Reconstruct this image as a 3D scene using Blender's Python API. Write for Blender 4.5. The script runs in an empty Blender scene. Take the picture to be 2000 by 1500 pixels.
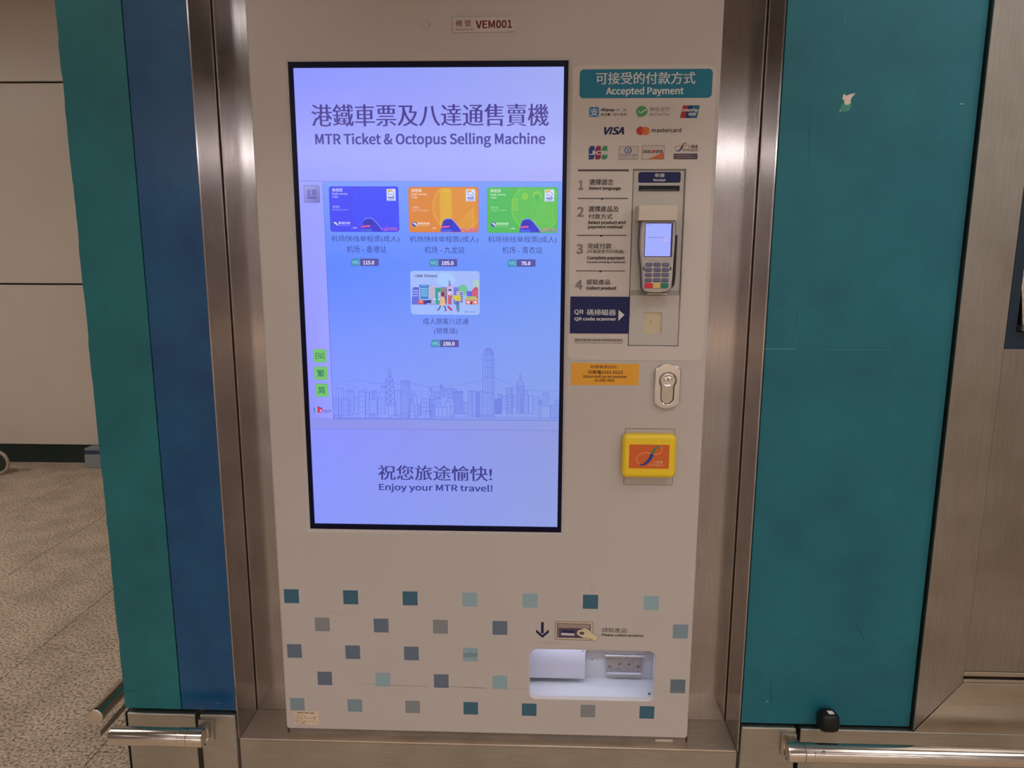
import bpy, bmesh, math, random
from mathutils import Vector, Matrix
random.seed(7)
scene = bpy.context.scene
col = scene.collection

# ---------------------------------------------------------------- camera
F_PX = 1450.0                                   # focal length for a 2000 px wide frame
CAM = Vector((0.2235, -1.5604, 1.6))
PITCH, YAW, ROLL = 0.1815, -0.0337, 0.0030
cp, sp, cy, sy, cr, sr = (math.cos(PITCH), math.sin(PITCH), math.cos(YAW), math.sin(YAW),
                          math.cos(ROLL), math.sin(ROLL))
fwd = Vector((sy * cp, cy * cp, -sp)); rt0 = Vector((cy, -sy, 0)); up0 = rt0.cross(fwd)
RT = cr * rt0 + sr * up0; UP = -sr * rt0 + cr * up0
cam_data = bpy.data.cameras.new('camera'); cam = bpy.data.objects.new('camera', cam_data); col.objects.link(cam)
cam_data.sensor_width = 36; cam_data.lens = F_PX / 2000 * 36; cam_data.clip_start = .02
m3 = Matrix((RT, UP, -fwd)).transposed()
cam.matrix_world = Matrix.Translation(CAM) @ m3.to_4x4()
scene.camera = cam

# ---------------------------------------------------------------- world, light, exposure
scene.view_settings.view_transform = 'Standard'; scene.view_settings.look = 'None'
scene.view_settings.gamma = 1; scene.view_settings.exposure = 0.0
scene.view_settings.use_curve_mapping = False
w = bpy.data.worlds.new('world'); scene.world = w; w.use_nodes = True
w.node_tree.nodes['Background'].inputs[0].default_value = (.5, .46, .44, 1)
w.node_tree.nodes['Background'].inputs[1].default_value = 0.10
LAMP_COL = (1.0, .96, .96)
LAMP_STRENGTH = 15.0


# ---------------------------------------------------------------- measuring helpers
def ray(px, py):
    return RT * ((px - 1000) / F_PX) + UP * ((750 - py) / F_PX) + fwd


def onY(px, py, Y=0.0):
    """metric (X, Z) on the real vertical plane y = Y"""
    d = ray(px, py); t = (Y - CAM.y) / d.y
    return (CAM.x + t * d.x, CAM.z + t * d.z)


def lin(c):
    c = c / 255.0
    return c / 12.92 if c <= .04045 else ((c + .055) / 1.055) ** 2.4


def L(rgb): return (lin(rgb[0]), lin(rgb[1]), lin(rgb[2]), 1.0)


# ---------------------------------------------------------------- materials
MATS = {}


def nodes_of(name):
    m = bpy.data.materials.new(name); m.use_nodes = True
    nt = m.node_tree; b = nt.nodes['Principled BSDF']
    return m, nt, b


def paint(name, rgb, rough=.5, spec=.4, metal=0.0, var=0.0, vscale=8, bump=0.0, bscale=200, coat=0.0, stretch=None):
    if name in MATS: return MATS[name]
    m, nt, b = nodes_of(name)
    b.inputs['Base Color'].default_value = L(rgb); b.inputs['Roughness'].default_value = rough
    b.inputs['Metallic'].default_value = metal; b.inputs['Specular IOR Level'].default_value = spec
    b.inputs['Coat Weight'].default_value = coat
    tc = nt.nodes.new('ShaderNodeTexCoord'); mp = nt.nodes.new('ShaderNodeMapping')
    nt.links.new(tc.outputs['Object'], mp.inputs[0])
    if stretch: mp.inputs['Scale'].default_value = stretch
    if var:
        n = nt.nodes.new('ShaderNodeTexNoise'); n.inputs['Scale'].default_value = vscale; n.inputs['Detail'].default_value = 5
        nt.links.new(mp.outputs[0], n.inputs['Vector'])
        r = nt.nodes.new('ShaderNodeValToRGB')
        r.color_ramp.elements[0].position = .3; r.color_ramp.elements[1].position = .7
        a = L(rgb)
        r.color_ramp.elements[0].color = (a[0] * (1 - var), a[1] * (1 - var), a[2] * (1 - var), 1)
        r.color_ramp.elements[1].color = (min(1, a[0] * (1 + var)), min(1, a[1] * (1 + var)), min(1, a[2] * (1 + var)), 1)
        nt.links.new(n.outputs['Fac'], r.inputs[0]); nt.links.new(r.outputs[0], b.inputs['Base Color'])
    if bump:
        n2 = nt.nodes.new('ShaderNodeTexNoise'); n2.inputs['Scale'].default_value = bscale; n2.inputs['Detail'].default_value = 3
        nt.links.new(mp.outputs[0], n2.inputs['Vector'])
        bp = nt.nodes.new('ShaderNodeBump'); bp.inputs['Strength'].default_value = bump; bp.inputs['Distance'].default_value = .002
        nt.links.new(n2.outputs['Fac'], bp.inputs['Height']); nt.links.new(bp.outputs[0], b.inputs['Normal'])
    MATS[name] = m
    return m


def ink(rgb, rough=.55):
    return paint('ink_%d_%d_%d' % rgb, rgb, rough=rough, spec=.3)


def glow(rgb, k=1.0):
    """a colour shown by a lit display"""
    n = 'display_%d_%d_%d_%.2f' % (rgb + (k,))
    if n in MATS: return MATS[n]
    m, nt, b = nodes_of(n)
    b.inputs['Base Color'].default_value = (.003, .003, .004, 1); b.inputs['Roughness'].default_value = .15
    b.inputs['Emission Color'].default_value = L(rgb); b.inputs['Emission Strength'].default_value = k
    MATS[n] = m
    return m


def glow_grad(name, tl, tr, bl, br, x0, x1, zt, zb):
    """a display area glowing in a smooth four-corner colour gradient"""
    m, nt, b = nodes_of(name)
    N = nt.nodes.new; K = nt.links.new
    b.inputs['Base Color'].default_value = (.003, .003, .004, 1); b.inputs['Roughness'].default_value = .15
    tc = N('ShaderNodeTexCoord'); sx = N('ShaderNodeSeparateXYZ'); K(tc.outputs['Object'], sx.inputs[0])
    u = N('ShaderNodeMapRange'); u.inputs[1].default_value = x0; u.inputs[2].default_value = x1; K(sx.outputs[0], u.inputs[0])
    v = N('ShaderNodeMapRange'); v.inputs[1].default_value = zt; v.inputs[2].default_value = zb; K(sx.outputs[2], v.inputs[0])

    def mix(f, a, c):
        q = N('ShaderNodeMix'); q.data_type = 'RGBA'; K(f, q.inputs[0])
        for i, s in ((6, a), (7, c)):
            if isinstance(s, tuple): q.inputs[i].default_value = L(s)
            else: K(s, q.inputs[i])
        return q.outputs[2]
    o = mix(v.outputs[0], mix(u.outputs[0], tl, tr), mix(u.outputs[0], bl, br))
    K(o, b.inputs['Emission Color']); b.inputs['Emission Strength'].default_value = 1
    return m


def steel_mat(name, rgb, rough=.3, grain=(60, 60, 1.2), var=.10, blot=.08, bump=.12):
    m, nt, b = nodes_of(name); N = nt.nodes.new; K = nt.links.new
    b.inputs['Metallic'].default_value = 1; b.inputs['Roughness'].default_value = rough
    tc = N('ShaderNodeTexCoord'); mp = N('ShaderNodeMapping'); mp.inputs['Scale'].default_value = grain
    K(tc.outputs['Object'], mp.inputs[0])
    n = N('ShaderNodeTexNoise'); n.inputs['Scale'].default_value = 10; n.inputs['Detail'].default_value = 4; K(mp.outputs[0], n.inputs['Vector'])
    n2 = N('ShaderNodeTexNoise'); n2.inputs['Scale'].default_value = 9; n2.inputs['Detail'].default_value = 5; K(tc.outputs['Object'], n2.inputs['Vector'])
    a = L(rgb)
    r = N('ShaderNodeValToRGB'); r.color_ramp.elements[0].position = .3; r.color_ramp.elements[1].position = .7
    r.color_ramp.elements[0].color = tuple(x * (1 - var) for x in a[:3]) + (1,)
    r.color_ramp.elements[1].color = tuple(min(1, x * (1 + var)) for x in a[:3]) + (1,)
    K(n.outputs['Fac'], r.inputs[0])
    r2 = N('ShaderNodeValToRGB'); r2.color_ramp.elements[0].position = .3; r2.color_ramp.elements[1].position = .75
    r2.color_ramp.elements[0].color = (1 - blot * 2, 1 - blot * 2.2, 1 - blot * 2.5, 1); r2.color_ramp.elements[1].color = (1, 1, 1, 1)
    K(n2.outputs['Fac'], r2.inputs[0])
    mx = N('ShaderNodeMix'); mx.data_type = 'RGBA'; mx.blend_type = 'MULTIPLY'; mx.inputs[0].default_value = 1
    K(r.outputs[0], mx.inputs[6]); K(r2.outputs[0], mx.inputs[7]); K(mx.outputs[2], b.inputs['Base Color'])
    mr = N('ShaderNodeMapRange'); mr.inputs[3].default_value = rough * .85; mr.inputs[4].default_value = rough * 1.3
    K(n2.outputs['Fac'], mr.inputs[0]); K(mr.outputs[0], b.inputs['Roughness'])
    bp = N('ShaderNodeBump'); bp.inputs['Strength'].default_value = bump; bp.inputs['Distance'].default_value = .001
    K(n.outputs['Fac'], bp.inputs['Height']); K(bp.outputs[0], b.inputs['Normal'])
    MATS[name] = m
    return m


STEEL_V = steel_mat('brushed_steel_upright', (178, 172, 172), rough=.12, bump=.04)
STEEL_SILL = steel_mat('brushed_steel_sill', (222, 206, 186), rough=.5, grain=(1.2, 60, 60))
STEEL_H = steel_mat('brushed_steel_level', (190, 182, 168), grain=(1.2, 60, 60))
STEEL_BASE = steel_mat('brushed_steel_base', (190, 186, 178), rough=.36, grain=(1.2, 60, 60), blot=.10)
STEEL_FRAME = steel_mat('brushed_steel_cabinet', (164, 158, 150), rough=.33, blot=.10)
TUBE = steel_mat('polished_steel_tube', (224, 214, 203), rough=.17, grain=(1.2, 60, 60), var=.04, blot=.03)
CHROME = paint('chrome', (225, 220, 215), rough=.10, metal=1)
FACE = paint('grey_machine_paint', (200, 190, 183), rough=.42, spec=.35, var=.015, vscale=6)
DECAL = paint('pale_print_film', (210, 199, 190), rough=.38, spec=.35)
PLATE = paint('module_plate_paint', (197, 189, 180), rough=.42, spec=.35)
HOOD = paint('cream_hood_paint', (212, 200, 180), rough=.45)
BLACK = paint('black_gap', (14, 14, 16), rough=.6)
BEZEL = paint('black_bezel', (8, 8, 44), rough=.25, spec=.15)
RUBBER = paint('black_rubber', (20, 22, 18), rough=.45, spec=.35)
YELLOW = paint('yellow_plastic', (250, 212, 40), rough=.32, spec=.5)
INNER = paint('white_tray_paint', (205, 205, 212), rough=.35, spec=.4, var=.03, vscale=12)


def teal_mat(name, a, b_, rough, bump=.12):
    m, nt, b = nodes_of(name); N = nt.nodes.new; K = nt.links.new
    tc = N('ShaderNodeTexCoord')
    n = N('ShaderNodeTexNoise'); n.inputs['Scale'].default_value = 7; n.inputs['Detail'].default_value = 9; n.inputs['Roughness'].default_value = .62
    K(tc.outputs['Object'], n.inputs['Vector'])
    r = N('ShaderNodeValToRGB'); r.color_ramp.elements[0].position = .32; r.color_ramp.elements[1].position = .68
    r.color_ramp.elements[0].color = L(a); r.color_ramp.elements[1].color = L(b_)
    K(n.outputs['Fac'], r.inputs[0]); K(r.outputs[0], b.inputs['Base Color'])
    b.inputs['Roughness'].default_value = rough; b.inputs['Specular IOR Level'].default_value = .45
    n2 = N('ShaderNodeTexNoise'); n2.inputs['Scale'].default_value = 260; n2.inputs['Detail'].default_value = 3
    K(tc.outputs['Object'], n2.inputs['Vector'])
    bp = N('ShaderNodeBump'); bp.inputs['Strength'].default_value = bump; bp.inputs['Distance'].default_value = .0015
    K(n2.outputs['Fac'], bp.inputs['Height']); K(bp.outputs[0], b.inputs['Normal'])
    MATS[name] = m
    return m


TEAL_L = teal_mat('teal_panel_paint', (16, 100, 108), (24, 116, 122), .40)
TEAL_R = teal_mat('teal_film', (16, 98, 112), (24, 113, 124), .50, .06)
BLUE_P = teal_mat('deep_blue_panel_paint', (12, 68, 116), (20, 86, 130), .22)


def granite():
    m, nt, b = nodes_of('beige_granite'); N = nt.nodes.new; K = nt.links.new
    geo = N('ShaderNodeNewGeometry')
    v = N('ShaderNodeTexNoise'); v.inputs['Scale'].default_value = 95; v.inputs['Detail'].default_value = 4; v.inputs['Roughness'].default_value = .65
    K(geo.outputs['Position'], v.inputs['Vector'])
    r = N('ShaderNodeValToRGB'); e = r.color_ramp.elements
    e[0].position = .36; e[0].color = L((118, 98, 80)); e[1].position = .64; e[1].color = L((242, 222, 196))
    k = e.new(.45); k.color = L((190, 166, 140)); k2 = e.new(.52); k2.color = L((228, 206, 178))
    K(v.outputs['Fac'], r.inputs[0])
    n = N('ShaderNodeTexNoise'); n.inputs['Scale'].default_value = 6; n.inputs['Detail'].default_value = 4
    K(geo.outputs['Position'], n.inputs['Vector'])
    r2 = N('ShaderNodeValToRGB'); r2.color_ramp.elements[0].color = (.78, .76, .74, 1); r2.color_ramp.elements[1].color = (1, 1, 1, 1)
    r2.color_ramp.elements[0].position = .35; r2.color_ramp.elements[1].position = .6
    K(n.outputs['Fac'], r2.inputs[0])
    mx = N('ShaderNodeMix'); mx.data_type = 'RGBA'; mx.blend_type = 'MULTIPLY'; mx.inputs[0].default_value = 1
    K(r.outputs[0], mx.inputs[6]); K(r2.outputs[0], mx.inputs[7]); K(mx.outputs[2], b.inputs['Base Color'])
    b.inputs['Roughness'].default_value = .45; b.inputs['Specular IOR Level'].default_value = .4
    return m


GRANITE = granite()
HALLW = paint('grey_hall_wall', (150, 142, 138), rough=.6)
BEIGE = paint('beige_wall_enamel', (206, 192, 174), rough=.35, spec=.4, var=.03, vscale=1.5)
DARKJ = paint('dark_joint', (22, 26, 24), rough=.7)
SKIRT = paint('dark_green_skirting', (34, 46, 40), rough=.3, var=.2, vscale=30)


# ---------------------------------------------------------------- object helpers
def tag(o, label=None, cat=None, group=None, kind=None):
    if label: o['label'] = label
    if cat: o['category'] = cat
    if group: o['group'] = group
    if kind: o['kind'] = kind
    return o


def empty(name, loc, label=None, cat=None, group=None, kind=None):
    o = bpy.data.objects.new(name, None); col.objects.link(o); o.location = loc; o.empty_display_size = .05
    tag(o, label, cat, group, kind)
    return o


def link(name, me, mats, parent=None, smooth=False):
    """mesh is given in world coordinates; the object's origin goes to the middle of its base"""
    for m in (mats if isinstance(mats, (list, tuple)) else [mats]): me.materials.append(m)
    if smooth:
        for p in me.polygons: p.use_smooth = True
    o = bpy.data.objects.new(name, me); col.objects.link(o)
    if parent is not None:
        o.parent = parent
        off = parent.location if parent.type == 'EMPTY' else Vector((0, 0, 0))   # mesh parents sit at the world origin
        o.matrix_parent_inverse = Matrix.Translation(-off)
    return o


def box(name, x0, x1, y0, y1, z0, z1, mat, parent=None, bev=0.0, seg=2, tilt=0.0):
    bm = bmesh.new(); bmesh.ops.create_cube(bm, size=1)
    for v in bm.verts:
        v.co = Vector(((x0 + x1) / 2 + v.co.x * (x1 - x0), (y0 + y1) / 2 + v.co.y * (y1 - y0), (z0 + z1) / 2 + v.co.z * (z1 - z0)))
    if bev: bmesh.ops.bevel(bm, geom=bm.edges[:], offset=bev, segments=seg, affect='EDGES', profile=.5)
    me = bpy.data.meshes.new(name); bm.to_mesh(me); bm.free()
    o = link(name, me, mat, parent)
    return o


def hexa(name, pts8, mat, parent=None, bev=0.0):
    """a solid from 8 corners: 4 of the front outline then 4 of the back outline"""
    bm = bmesh.new(); v = [bm.verts.new(p) for p in pts8]
    bm.faces.new(v[:4]); bm.faces.new(v[7:3:-1])
    for i in range(4): bm.faces.new((v[i], v[i + 4], v[(i + 1) % 4 + 4], v[(i + 1) % 4]))
    bmesh.ops.recalc_face_normals(bm, faces=bm.faces)
    if bev: bmesh.ops.bevel(bm, geom=bm.edges[:], offset=bev, segments=2, affect='EDGES', profile=.5)
    me = bpy.data.meshes.new(name); bm.to_mesh(me); bm.free()
    return link(name, me, mat, parent)


def rr(x0, z0, x1, z1, r=0.0, n=6):
    if r <= 0: return [(x0, z0), (x1, z0), (x1, z1), (x0, z1)]
    pts = []
    for cx, cz, a0 in ((x1 - r, z1 - r, 0), (x0 + r, z1 - r, 90), (x0 + r, z0 + r, 180), (x1 - r, z0 + r, 270)):
        for i in range(n + 1):
            a = math.radians(a0 + 90 * i / n); pts.append((cx + r * math.cos(a), cz + r * math.sin(a)))
    return pts


def circ(cx, cz, r, n=32, sx=1.0):
    return [(cx + sx * r * math.cos(2 * math.pi * i / n), cz + r * math.sin(2 * math.pi * i / n)) for i in range(n)]


def plate(name, loops, y0, y1, mat, parent=None, bev=0.0, res=2, smooth=False):
    """solid plate: outline + holes given as (X,Z) loops, front at y0, back at y1, rounded front/back rims"""
    cu = bpy.data.curves.new(name, 'CURVE'); cu.dimensions = '2D'; cu.fill_mode = 'BOTH'
    for lp in loops:
        s = cu.splines.new('POLY'); s.points.add(len(lp) - 1); s.use_cyclic_u = True
        for p, q in zip(s.points, lp): p.co = (q[0], q[1], 0, 1)
    cu.extrude = (y1 - y0) / 2 - bev; cu.bevel_depth = bev; cu.offset = -bev; cu.bevel_resolution = res
    o = bpy.data.objects.new(name, cu); col.objects.link(o)
    dg = bpy.context.evaluated_depsgraph_get(); me = bpy.data.meshes.new_from_object(o.evaluated_get(dg))
    bpy.data.objects.remove(o); bpy.data.curves.remove(cu)
    me.materials.clear(); ym = (y0 + y1) / 2
    for v in me.vertices: v.co = Vector((v.co.x, ym - v.co.z, v.co.y))
    me.name = name
    return link(name, me, mat, parent, smooth)


def lathe(name, prof, origin, axis, mat, parent=None, n=32, smooth=True):
    """revolve (radius, height) pairs about an axis ('x','y','z') through origin"""
    bm = bmesh.new(); rings = []
    for r, h in prof:
        ring = []
        for i in range(n):
            a = 2 * math.pi * i / n; c, s = r * math.cos(a), r * math.sin(a)
            p = {'z': (c, s, h), 'x': (h, c, s), 'y': (c, h, s)}[axis]
            ring.append(bm.verts.new(Vector(p) + Vector(origin)))
        rings.append(ring)
    for a, b in zip(rings, rings[1:]):
        for i in range(n): bm.faces.new((a[i], a[(i + 1) % n], b[(i + 1) % n], b[i]))
    if prof[0][0] > 0: bm.faces.new(rings[0][::-1])
    if prof[-1][0] > 0: bm.faces.new(rings[-1])
    bmesh.ops.recalc_face_normals(bm, faces=bm.faces)
    me = bpy.data.meshes.new(name); bm.to_mesh(me); bm.free()
    o = link(name, me, mat, parent, smooth)
    if smooth:
        me.set_sharp_from_angle(angle=math.radians(35))
    return o


# ---------------------------------------------------------------- lettering
GL = {}
try:      # Blender's own bundled sans (its Latin is close to the signage face); the built-in font is the fallback
    FONT = bpy.data.fonts.load(bpy.utils.system_resource('DATAFILES', path='fonts') + '/Noto Sans CJK Regular.woff2')
except Exception:
    FONT = None


def glyphs(s, res=3):
    key = (s, res)
    if key in GL: return GL[key]
    cu = bpy.data.curves.new('t', 'FONT'); cu.body = s; cu.size = 1; cu.resolution_u = res
    latin = FONT and any(ch.isascii() and ch.isalnum() for ch in s)
    if latin: cu.font = FONT
    o = bpy.data.objects.new('t', cu); col.objects.link(o)
    dg = bpy.context.evaluated_depsgraph_get(); me = bpy.data.meshes.new_from_object(o.evaluated_get(dg))
    bpy.data.objects.remove(o); bpy.data.curves.remove(cu)
    bm = bmesh.new(); bm.from_mesh(me); bpy.data.meshes.remove(me)
    bmesh.ops.remove_doubles(bm, verts=bm.verts, dist=1e-5)
    nrm = {}
    for e in bm.edges:
        if len(e.link_faces) != 1: continue
        f = e.link_faces[0]; a, b = e.verts; d = (b.co - a.co)
        if d.length < 1e-9: continue
        n = Vector((d.y, -d.x, 0)).normalized(); c = f.calc_center_median()
        if n.dot(c - a.co) > 0: n = -n
        for v in (a, b): nrm.setdefault(v.index, []).append(n)
    vs = [v.co.copy() for v in bm.verts]; ns = []
    for v in bm.verts:
        l = nrm.get(v.index)
        if not l: ns.append((0, 0)); continue
        t = Vector((0, 0, 0))
        for n in l: t += n
        if t.length < 1e-6: ns.append((0, 0)); continue
        t.normalize(); k = max(.55, abs(t.dot(l[0])))
        ns.append((t.x / k, t.y / k))
    fs = [[v.index for v in f.verts] for f in bm.faces]; bm.free()
    GL[key] = (vs, ns, fs)
    return GL[key]


class Print:
    """flat print or display content lying on the plane y = Y; each call is one layer nearer to the viewer"""
    def __init__(self, Y, step=.000006):
        self.Y = Y; self.step = step; self.k = 0; self.v = []; self.f = []; self.mi = []; self.mats = []

    def _m(self, mat):
        if mat not in self.mats: self.mats.append(mat)
        return self.mats.index(mat)

    def P(self, px, py): return onY(px, py, self.Y)

    def add(self, pts, faces, mat):
        self.k += 1; y = self.Y - self.k * self.step; b = len(self.v); mi = self._m(mat)
        self.v += [(x, y, z) for x, z in pts]
        for f in faces: self.f.append([b + i for i in f]); self.mi.append(mi)

    def mpoly(self, pts, mat): self.add(pts, [list(range(len(pts)))], mat)

    def poly(self, pts, mat): self.mpoly([self.P(*p) for p in pts], mat)

    def rect(self, x0, y0, x1, y1, mat, r=0):
        a = self.P(x0, y0); b = self.P(x1, y1)
        s = (b[0] - a[0]) / (x1 - x0)
        self.mpoly(rr(a[0], b[1], b[0], a[1], r * s), mat)
        return a[0], a[1], b[0], b[1]

    def disc(self, cx, cy, r, mat, sx=1.0, clip=None, n=28):
        c = self.P(cx, cy); s = self.P(cx + 1, cy)[0] - c[0]
        pts = circ(c[0], c[1], r * s, n, sx)
        if clip:
            a = self.P(clip[0], clip[1]); b = self.P(clip[2], clip[3])
            pts = [(min(max(x, a[0]), b[0]), min(max(z, b[1]), a[1])) for x, z in pts]
        self.mpoly(pts, mat)

    def line(self, pts, wpx, mat, closed=False):
        q = [Vector(self.P(*p)) for p in pts]
        if closed: q.append(q[0])
        s = .5 * wpx * .00113; V = []; Fc = []
        for a, b in zip(q, q[1:]):
            d = b - a
            if d.length < 1e-7: continue
            d.normalize(); n = Vector((-d.y, d.x)) * s; e = d * s * .8; i = len(V)
            V += [tuple(a - e + n), tuple(a - e - n), tuple(b + e - n), tuple(b + e + n)]; Fc.append([i, i + 1, i + 2, i + 3])
        self.add(V, Fc, mat)

    def band(self, pts, ws, mat):
        """tapering ribbon along pts with widths ws (px)"""
        q = [Vector(self.P(*p)) for p in pts]; Lf = []; Rf = []
        for i, p in enumerate(q):
            d = (q[min(i + 1, len(q) - 1)] - q[max(i - 1, 0)]).normalized(); n = Vector((-d.y, d.x)) * ws[i] * .5 * .00113
            Lf.append(tuple(p + n)); Rf.append(tuple(p - n))
        V = Lf + Rf; k = len(q)
        self.add(V, [[i, i + 1, k + i + 1, k + i] for i in range(k - 1)], mat)

    def text(self, s, x0, y0, x1, y1, mat, w=(0, 0), res=2, skew=0, rot=0):
        vs, ns, fs = glyphs(s, res)
        if not vs: return
        lf = .5 if (FONT and any(ch.isascii() and ch.isalnum() for ch in s)) else .8
        q = lf * w[0], lf * w[1]                    # heavier weights: overprint shifted copies; lighter: pull the outline in
        P = [(v.x + n[0] * min(w[0], 0), v.y + n[1] * min(w[1], 0)) for v, n in zip(vs, ns)]
        sh = [(0, 0)]
        if q[0] > 0: sh += [(-q[0], 0), (q[0], 0)]
        if q[0] > 0 and q[1] > 0: sh = [(0, 0)] + [(i * q[0], j * q[1]) for i in (-1, 1) for j in (-1, 1)]
        mx, my = max(q[0], 0), max(q[1], 0)
        xa = min(p[0] for p in P) - mx; xb = max(p[0] for p in P) + mx; ya = min(p[1] for p in P) - my; yb = max(p[1] for p in P) + my
        a = self.P(x0, y0); b = self.P(x1, y1); W = b[0] - a[0]; H = a[1] - b[1]
        for dx_, dy_ in sh:
            out = []
            for x, y in P:
                u = (x + dx_ - xa) / (xb - xa); v = (y + dy_ - ya) / (yb - ya)
                X = u * (W - skew * H) + skew * H * v; Z = v * H + rot * X
                out.append((a[0] + X, b[1] + Z))
            self.add(out, fs, mat)

    def build(self, name, parent):
        me = bpy.data.meshes.new(name); me.from_pydata(self.v, [], self.f)
        for m in self.mats: me.materials.append(m)
        for p, i in zip(me.polygons, self.mi): p.material_index = i
        me.update()
        return link(name, me, [], parent)


# ================================================================ THE HALL
CEIL = 3.4
WY = -0.02            # front of the wall cladding
# floor
fl = box('floor', -8, 9, -15, 3.74, -.06, -.008, DARKJ); tag(fl, kind='structure')
tile_me = None
TX, TY = [-1.78 + .6 * k for k in range(-5, 3)], [1.13 + .6 * k for k in range(-3, 5)]
bm = bmesh.new(); bmesh.ops.create_cube(bm, size=1)
for v in bm.verts: v.co = Vector((v.co.x * .5976, v.co.y * .5976, v.co.z * .02))
bmesh.ops.bevel(bm, geom=[e for e in bm.edges if all(v.co.z > 0 for v in e.verts)], offset=.0012, segments=1, affect='EDGES')
tile_me = bpy.data.meshes.new('tile'); bm.to_mesh(tile_me); bm.free(); tile_me.materials.append(GRANITE)
cells = []
for ix in range(-11, 19):
    for iy in range(-27, 5):      # the last row is cut to a strip by the far wall
        x0 = -1.78 + .6 * (ix - 0); y0 = 1.13 + .6 * iy
        if x0 < -8.1 or x0 > 8.9 or y0 < -15: continue
        vis = x0 + .6 <= -.55 and x0 >= -4.8 and y0 >= -.7
        d_ = min(.6, 3.714 - y0)
        cells.append((x0 + .3, y0 + d_ / 2, vis, d_ / .6))
fv, ff = [], []
for x, y, vis, fy in cells:
    if vis:
        o = bpy.data.objects.new('tile', tile_me); col.objects.link(o); o.location = (x, y, -.01 + random.uniform(-.0003, .0003)); o.parent = fl; o.scale.y = fy
    else:
        b = len(fv); h = .2988; g = h * fy
        fv += [(x + i * h, y + j * g, k) for k in (0, -.01) for i, j in ((-1, -1), (1, -1), (1, 1), (-1, 1))]
        ff += [[b + i for i in q] for q in ((0, 1, 2, 3), (0, 4, 5, 1), (1, 5, 6, 2), (2, 6, 7, 3), (3, 7, 4, 0))]
me = bpy.data.meshes.new('tile_field'); me.from_pydata(fv, [], ff); o = link('tile_field', me, GRANITE, fl); o['kind'] = 'stuff'
ce = box('ceiling', -8, 9, -15, 3.9, CEIL, CEIL + .1, paint('ceiling_panel', (150, 142, 132), rough=.8)); tag(ce, kind='structure')
# far wall of the corridor, clad in enamel panels
wb = box('wall_back', -8, 9, 3.74, 3.9, 0, CEIL, DARKJ); tag(wb, kind='structure')
for i in range(-1, 6):
    x0 = -5.9 + 1.8 * i
    for z0, z1 in ((.143, 1.327), (1.339, 2.700), (2.712, CEIL)):
        box('panel', x0 + .006, x0 + 1.794, 3.70, 3.74, z0, z1, BEIGE, wb, .003)
sk = box('baseboard_back', -8, 4, 3.715, 3.74, 0, .135, SKIRT); tag(sk, kind='structure')
for nm, a in (('wall_left', (-8.1, -8, -15, 3.9)), ('wall_right', (9, 9.1, -15, 3.9)), ('wall_front', (-8, 9, -15.1, -15))):
    tag(box(nm, a[0], a[1], a[2], a[3], 0, CEIL, HALLW), kind='structure')
# ceiling lights (assumed, all out of view)
LX5 = (-5.5, -2.5, .5, 3.5, 6.5)
LAMPS = [(lx, -12.8, 2.05, 1.46, .25) for lx in LX5] + [(lx, -8.2, .3, .6, .15) for lx in LX5] + [(lx, -4.4, .3 if lx < 2 else .8, .6, .15) for lx in LX5] \
    + [(lx, -1.9, .66, .6, .15) for lx in (-1.6, .6, 2.8)] + [(lx, -1.15, .95, .6, .15) for lx in (.6, 2.8)] + [(-5.5, .6, 2.0, .6, .15), (-3.4, .6, 1.85, .6, .15)]  # the last pair is added to brighten the corridor floor
for lx, ly, lk, hw, hd in LAMPS:
    t = empty('ceiling_light', (lx, ly, CEIL - .05), 'flush ceiling light of the station hall, assumed overhead, out of view', 'light', 'ceiling lights of the hall')
    box('housing', lx - hw - .02, lx + hw + .02, ly - hd - .02, ly + hd + .02, CEIL - .04, CEIL, paint('lamp_housing', (210, 205, 198)), t)
    k = LAMP_STRENGTH * lk
    m = bpy.data.materials.get('lamp_%.1f' % k)
    if not m:
        m, nt, b = nodes_of('lamp_%.1f' % k); b.inputs['Emission Color'].default_value = LAMP_COL + (1,); b.inputs['Emission Strength'].default_value = k
    box('diffuser', lx - hw, lx + hw, ly - hd, ly + hd, CEIL - .05, CEIL - .04, m, t)

# ================================================================ CLADDING LEFT OF THE MACHINE
XL, XR = -0.465, 0.690         # jambs of the recess
SILL = 0.466
colw = empty('wall_corner', (-.6, .2, 0), kind='structure')


def ragged(x0, z0, x1, z1, amp, side):
    pts = [(x0, z0)]; pts.append((x1, z0)); pts.append((x1, z1)); pts.append((x0, z1))
    n = 220; e = []; a = 0
    for i in range(1, n):
        if random.random() < .2: a = random.uniform(-amp, amp)
        z = z1 + (z0 - z1) * i / n
        e.append((x0 + a + random.uniform(-amp, amp) * .3, z))
    return pts + e


plate('panel', [ragged(-.7318, .538, -.5985, CEIL, .0011, 0)], WY, .0, TEAL_L, colw, .0008)
plate('panel', [rr(-.5965, .538, XL - .002, CEIL)], WY, .0, BLUE_P, colw, .0008)
box('core', -.728, XL - .004, .001, .40, 0, CEIL, paint('pale_core', (170, 165, 150)), colw)
box('side_panel', -.7318, -.728, .002, .40, .538, CEIL, TEAL_L, colw)
bl = empty('baseboard_left', (-.6, WY, 0), kind='structure')
box('panel', -.7235, -.5625, -.03, .0, .0, .532, STEEL_BASE, bl, .003)
box('panel', -.5515, XL - .004, -.03, .0, .0, .532, STEEL_BASE, bl, .003)
box('side_panel', -.7315, -.7285, -.028, .40, .0, .530, STEEL_BASE, bl)

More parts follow.
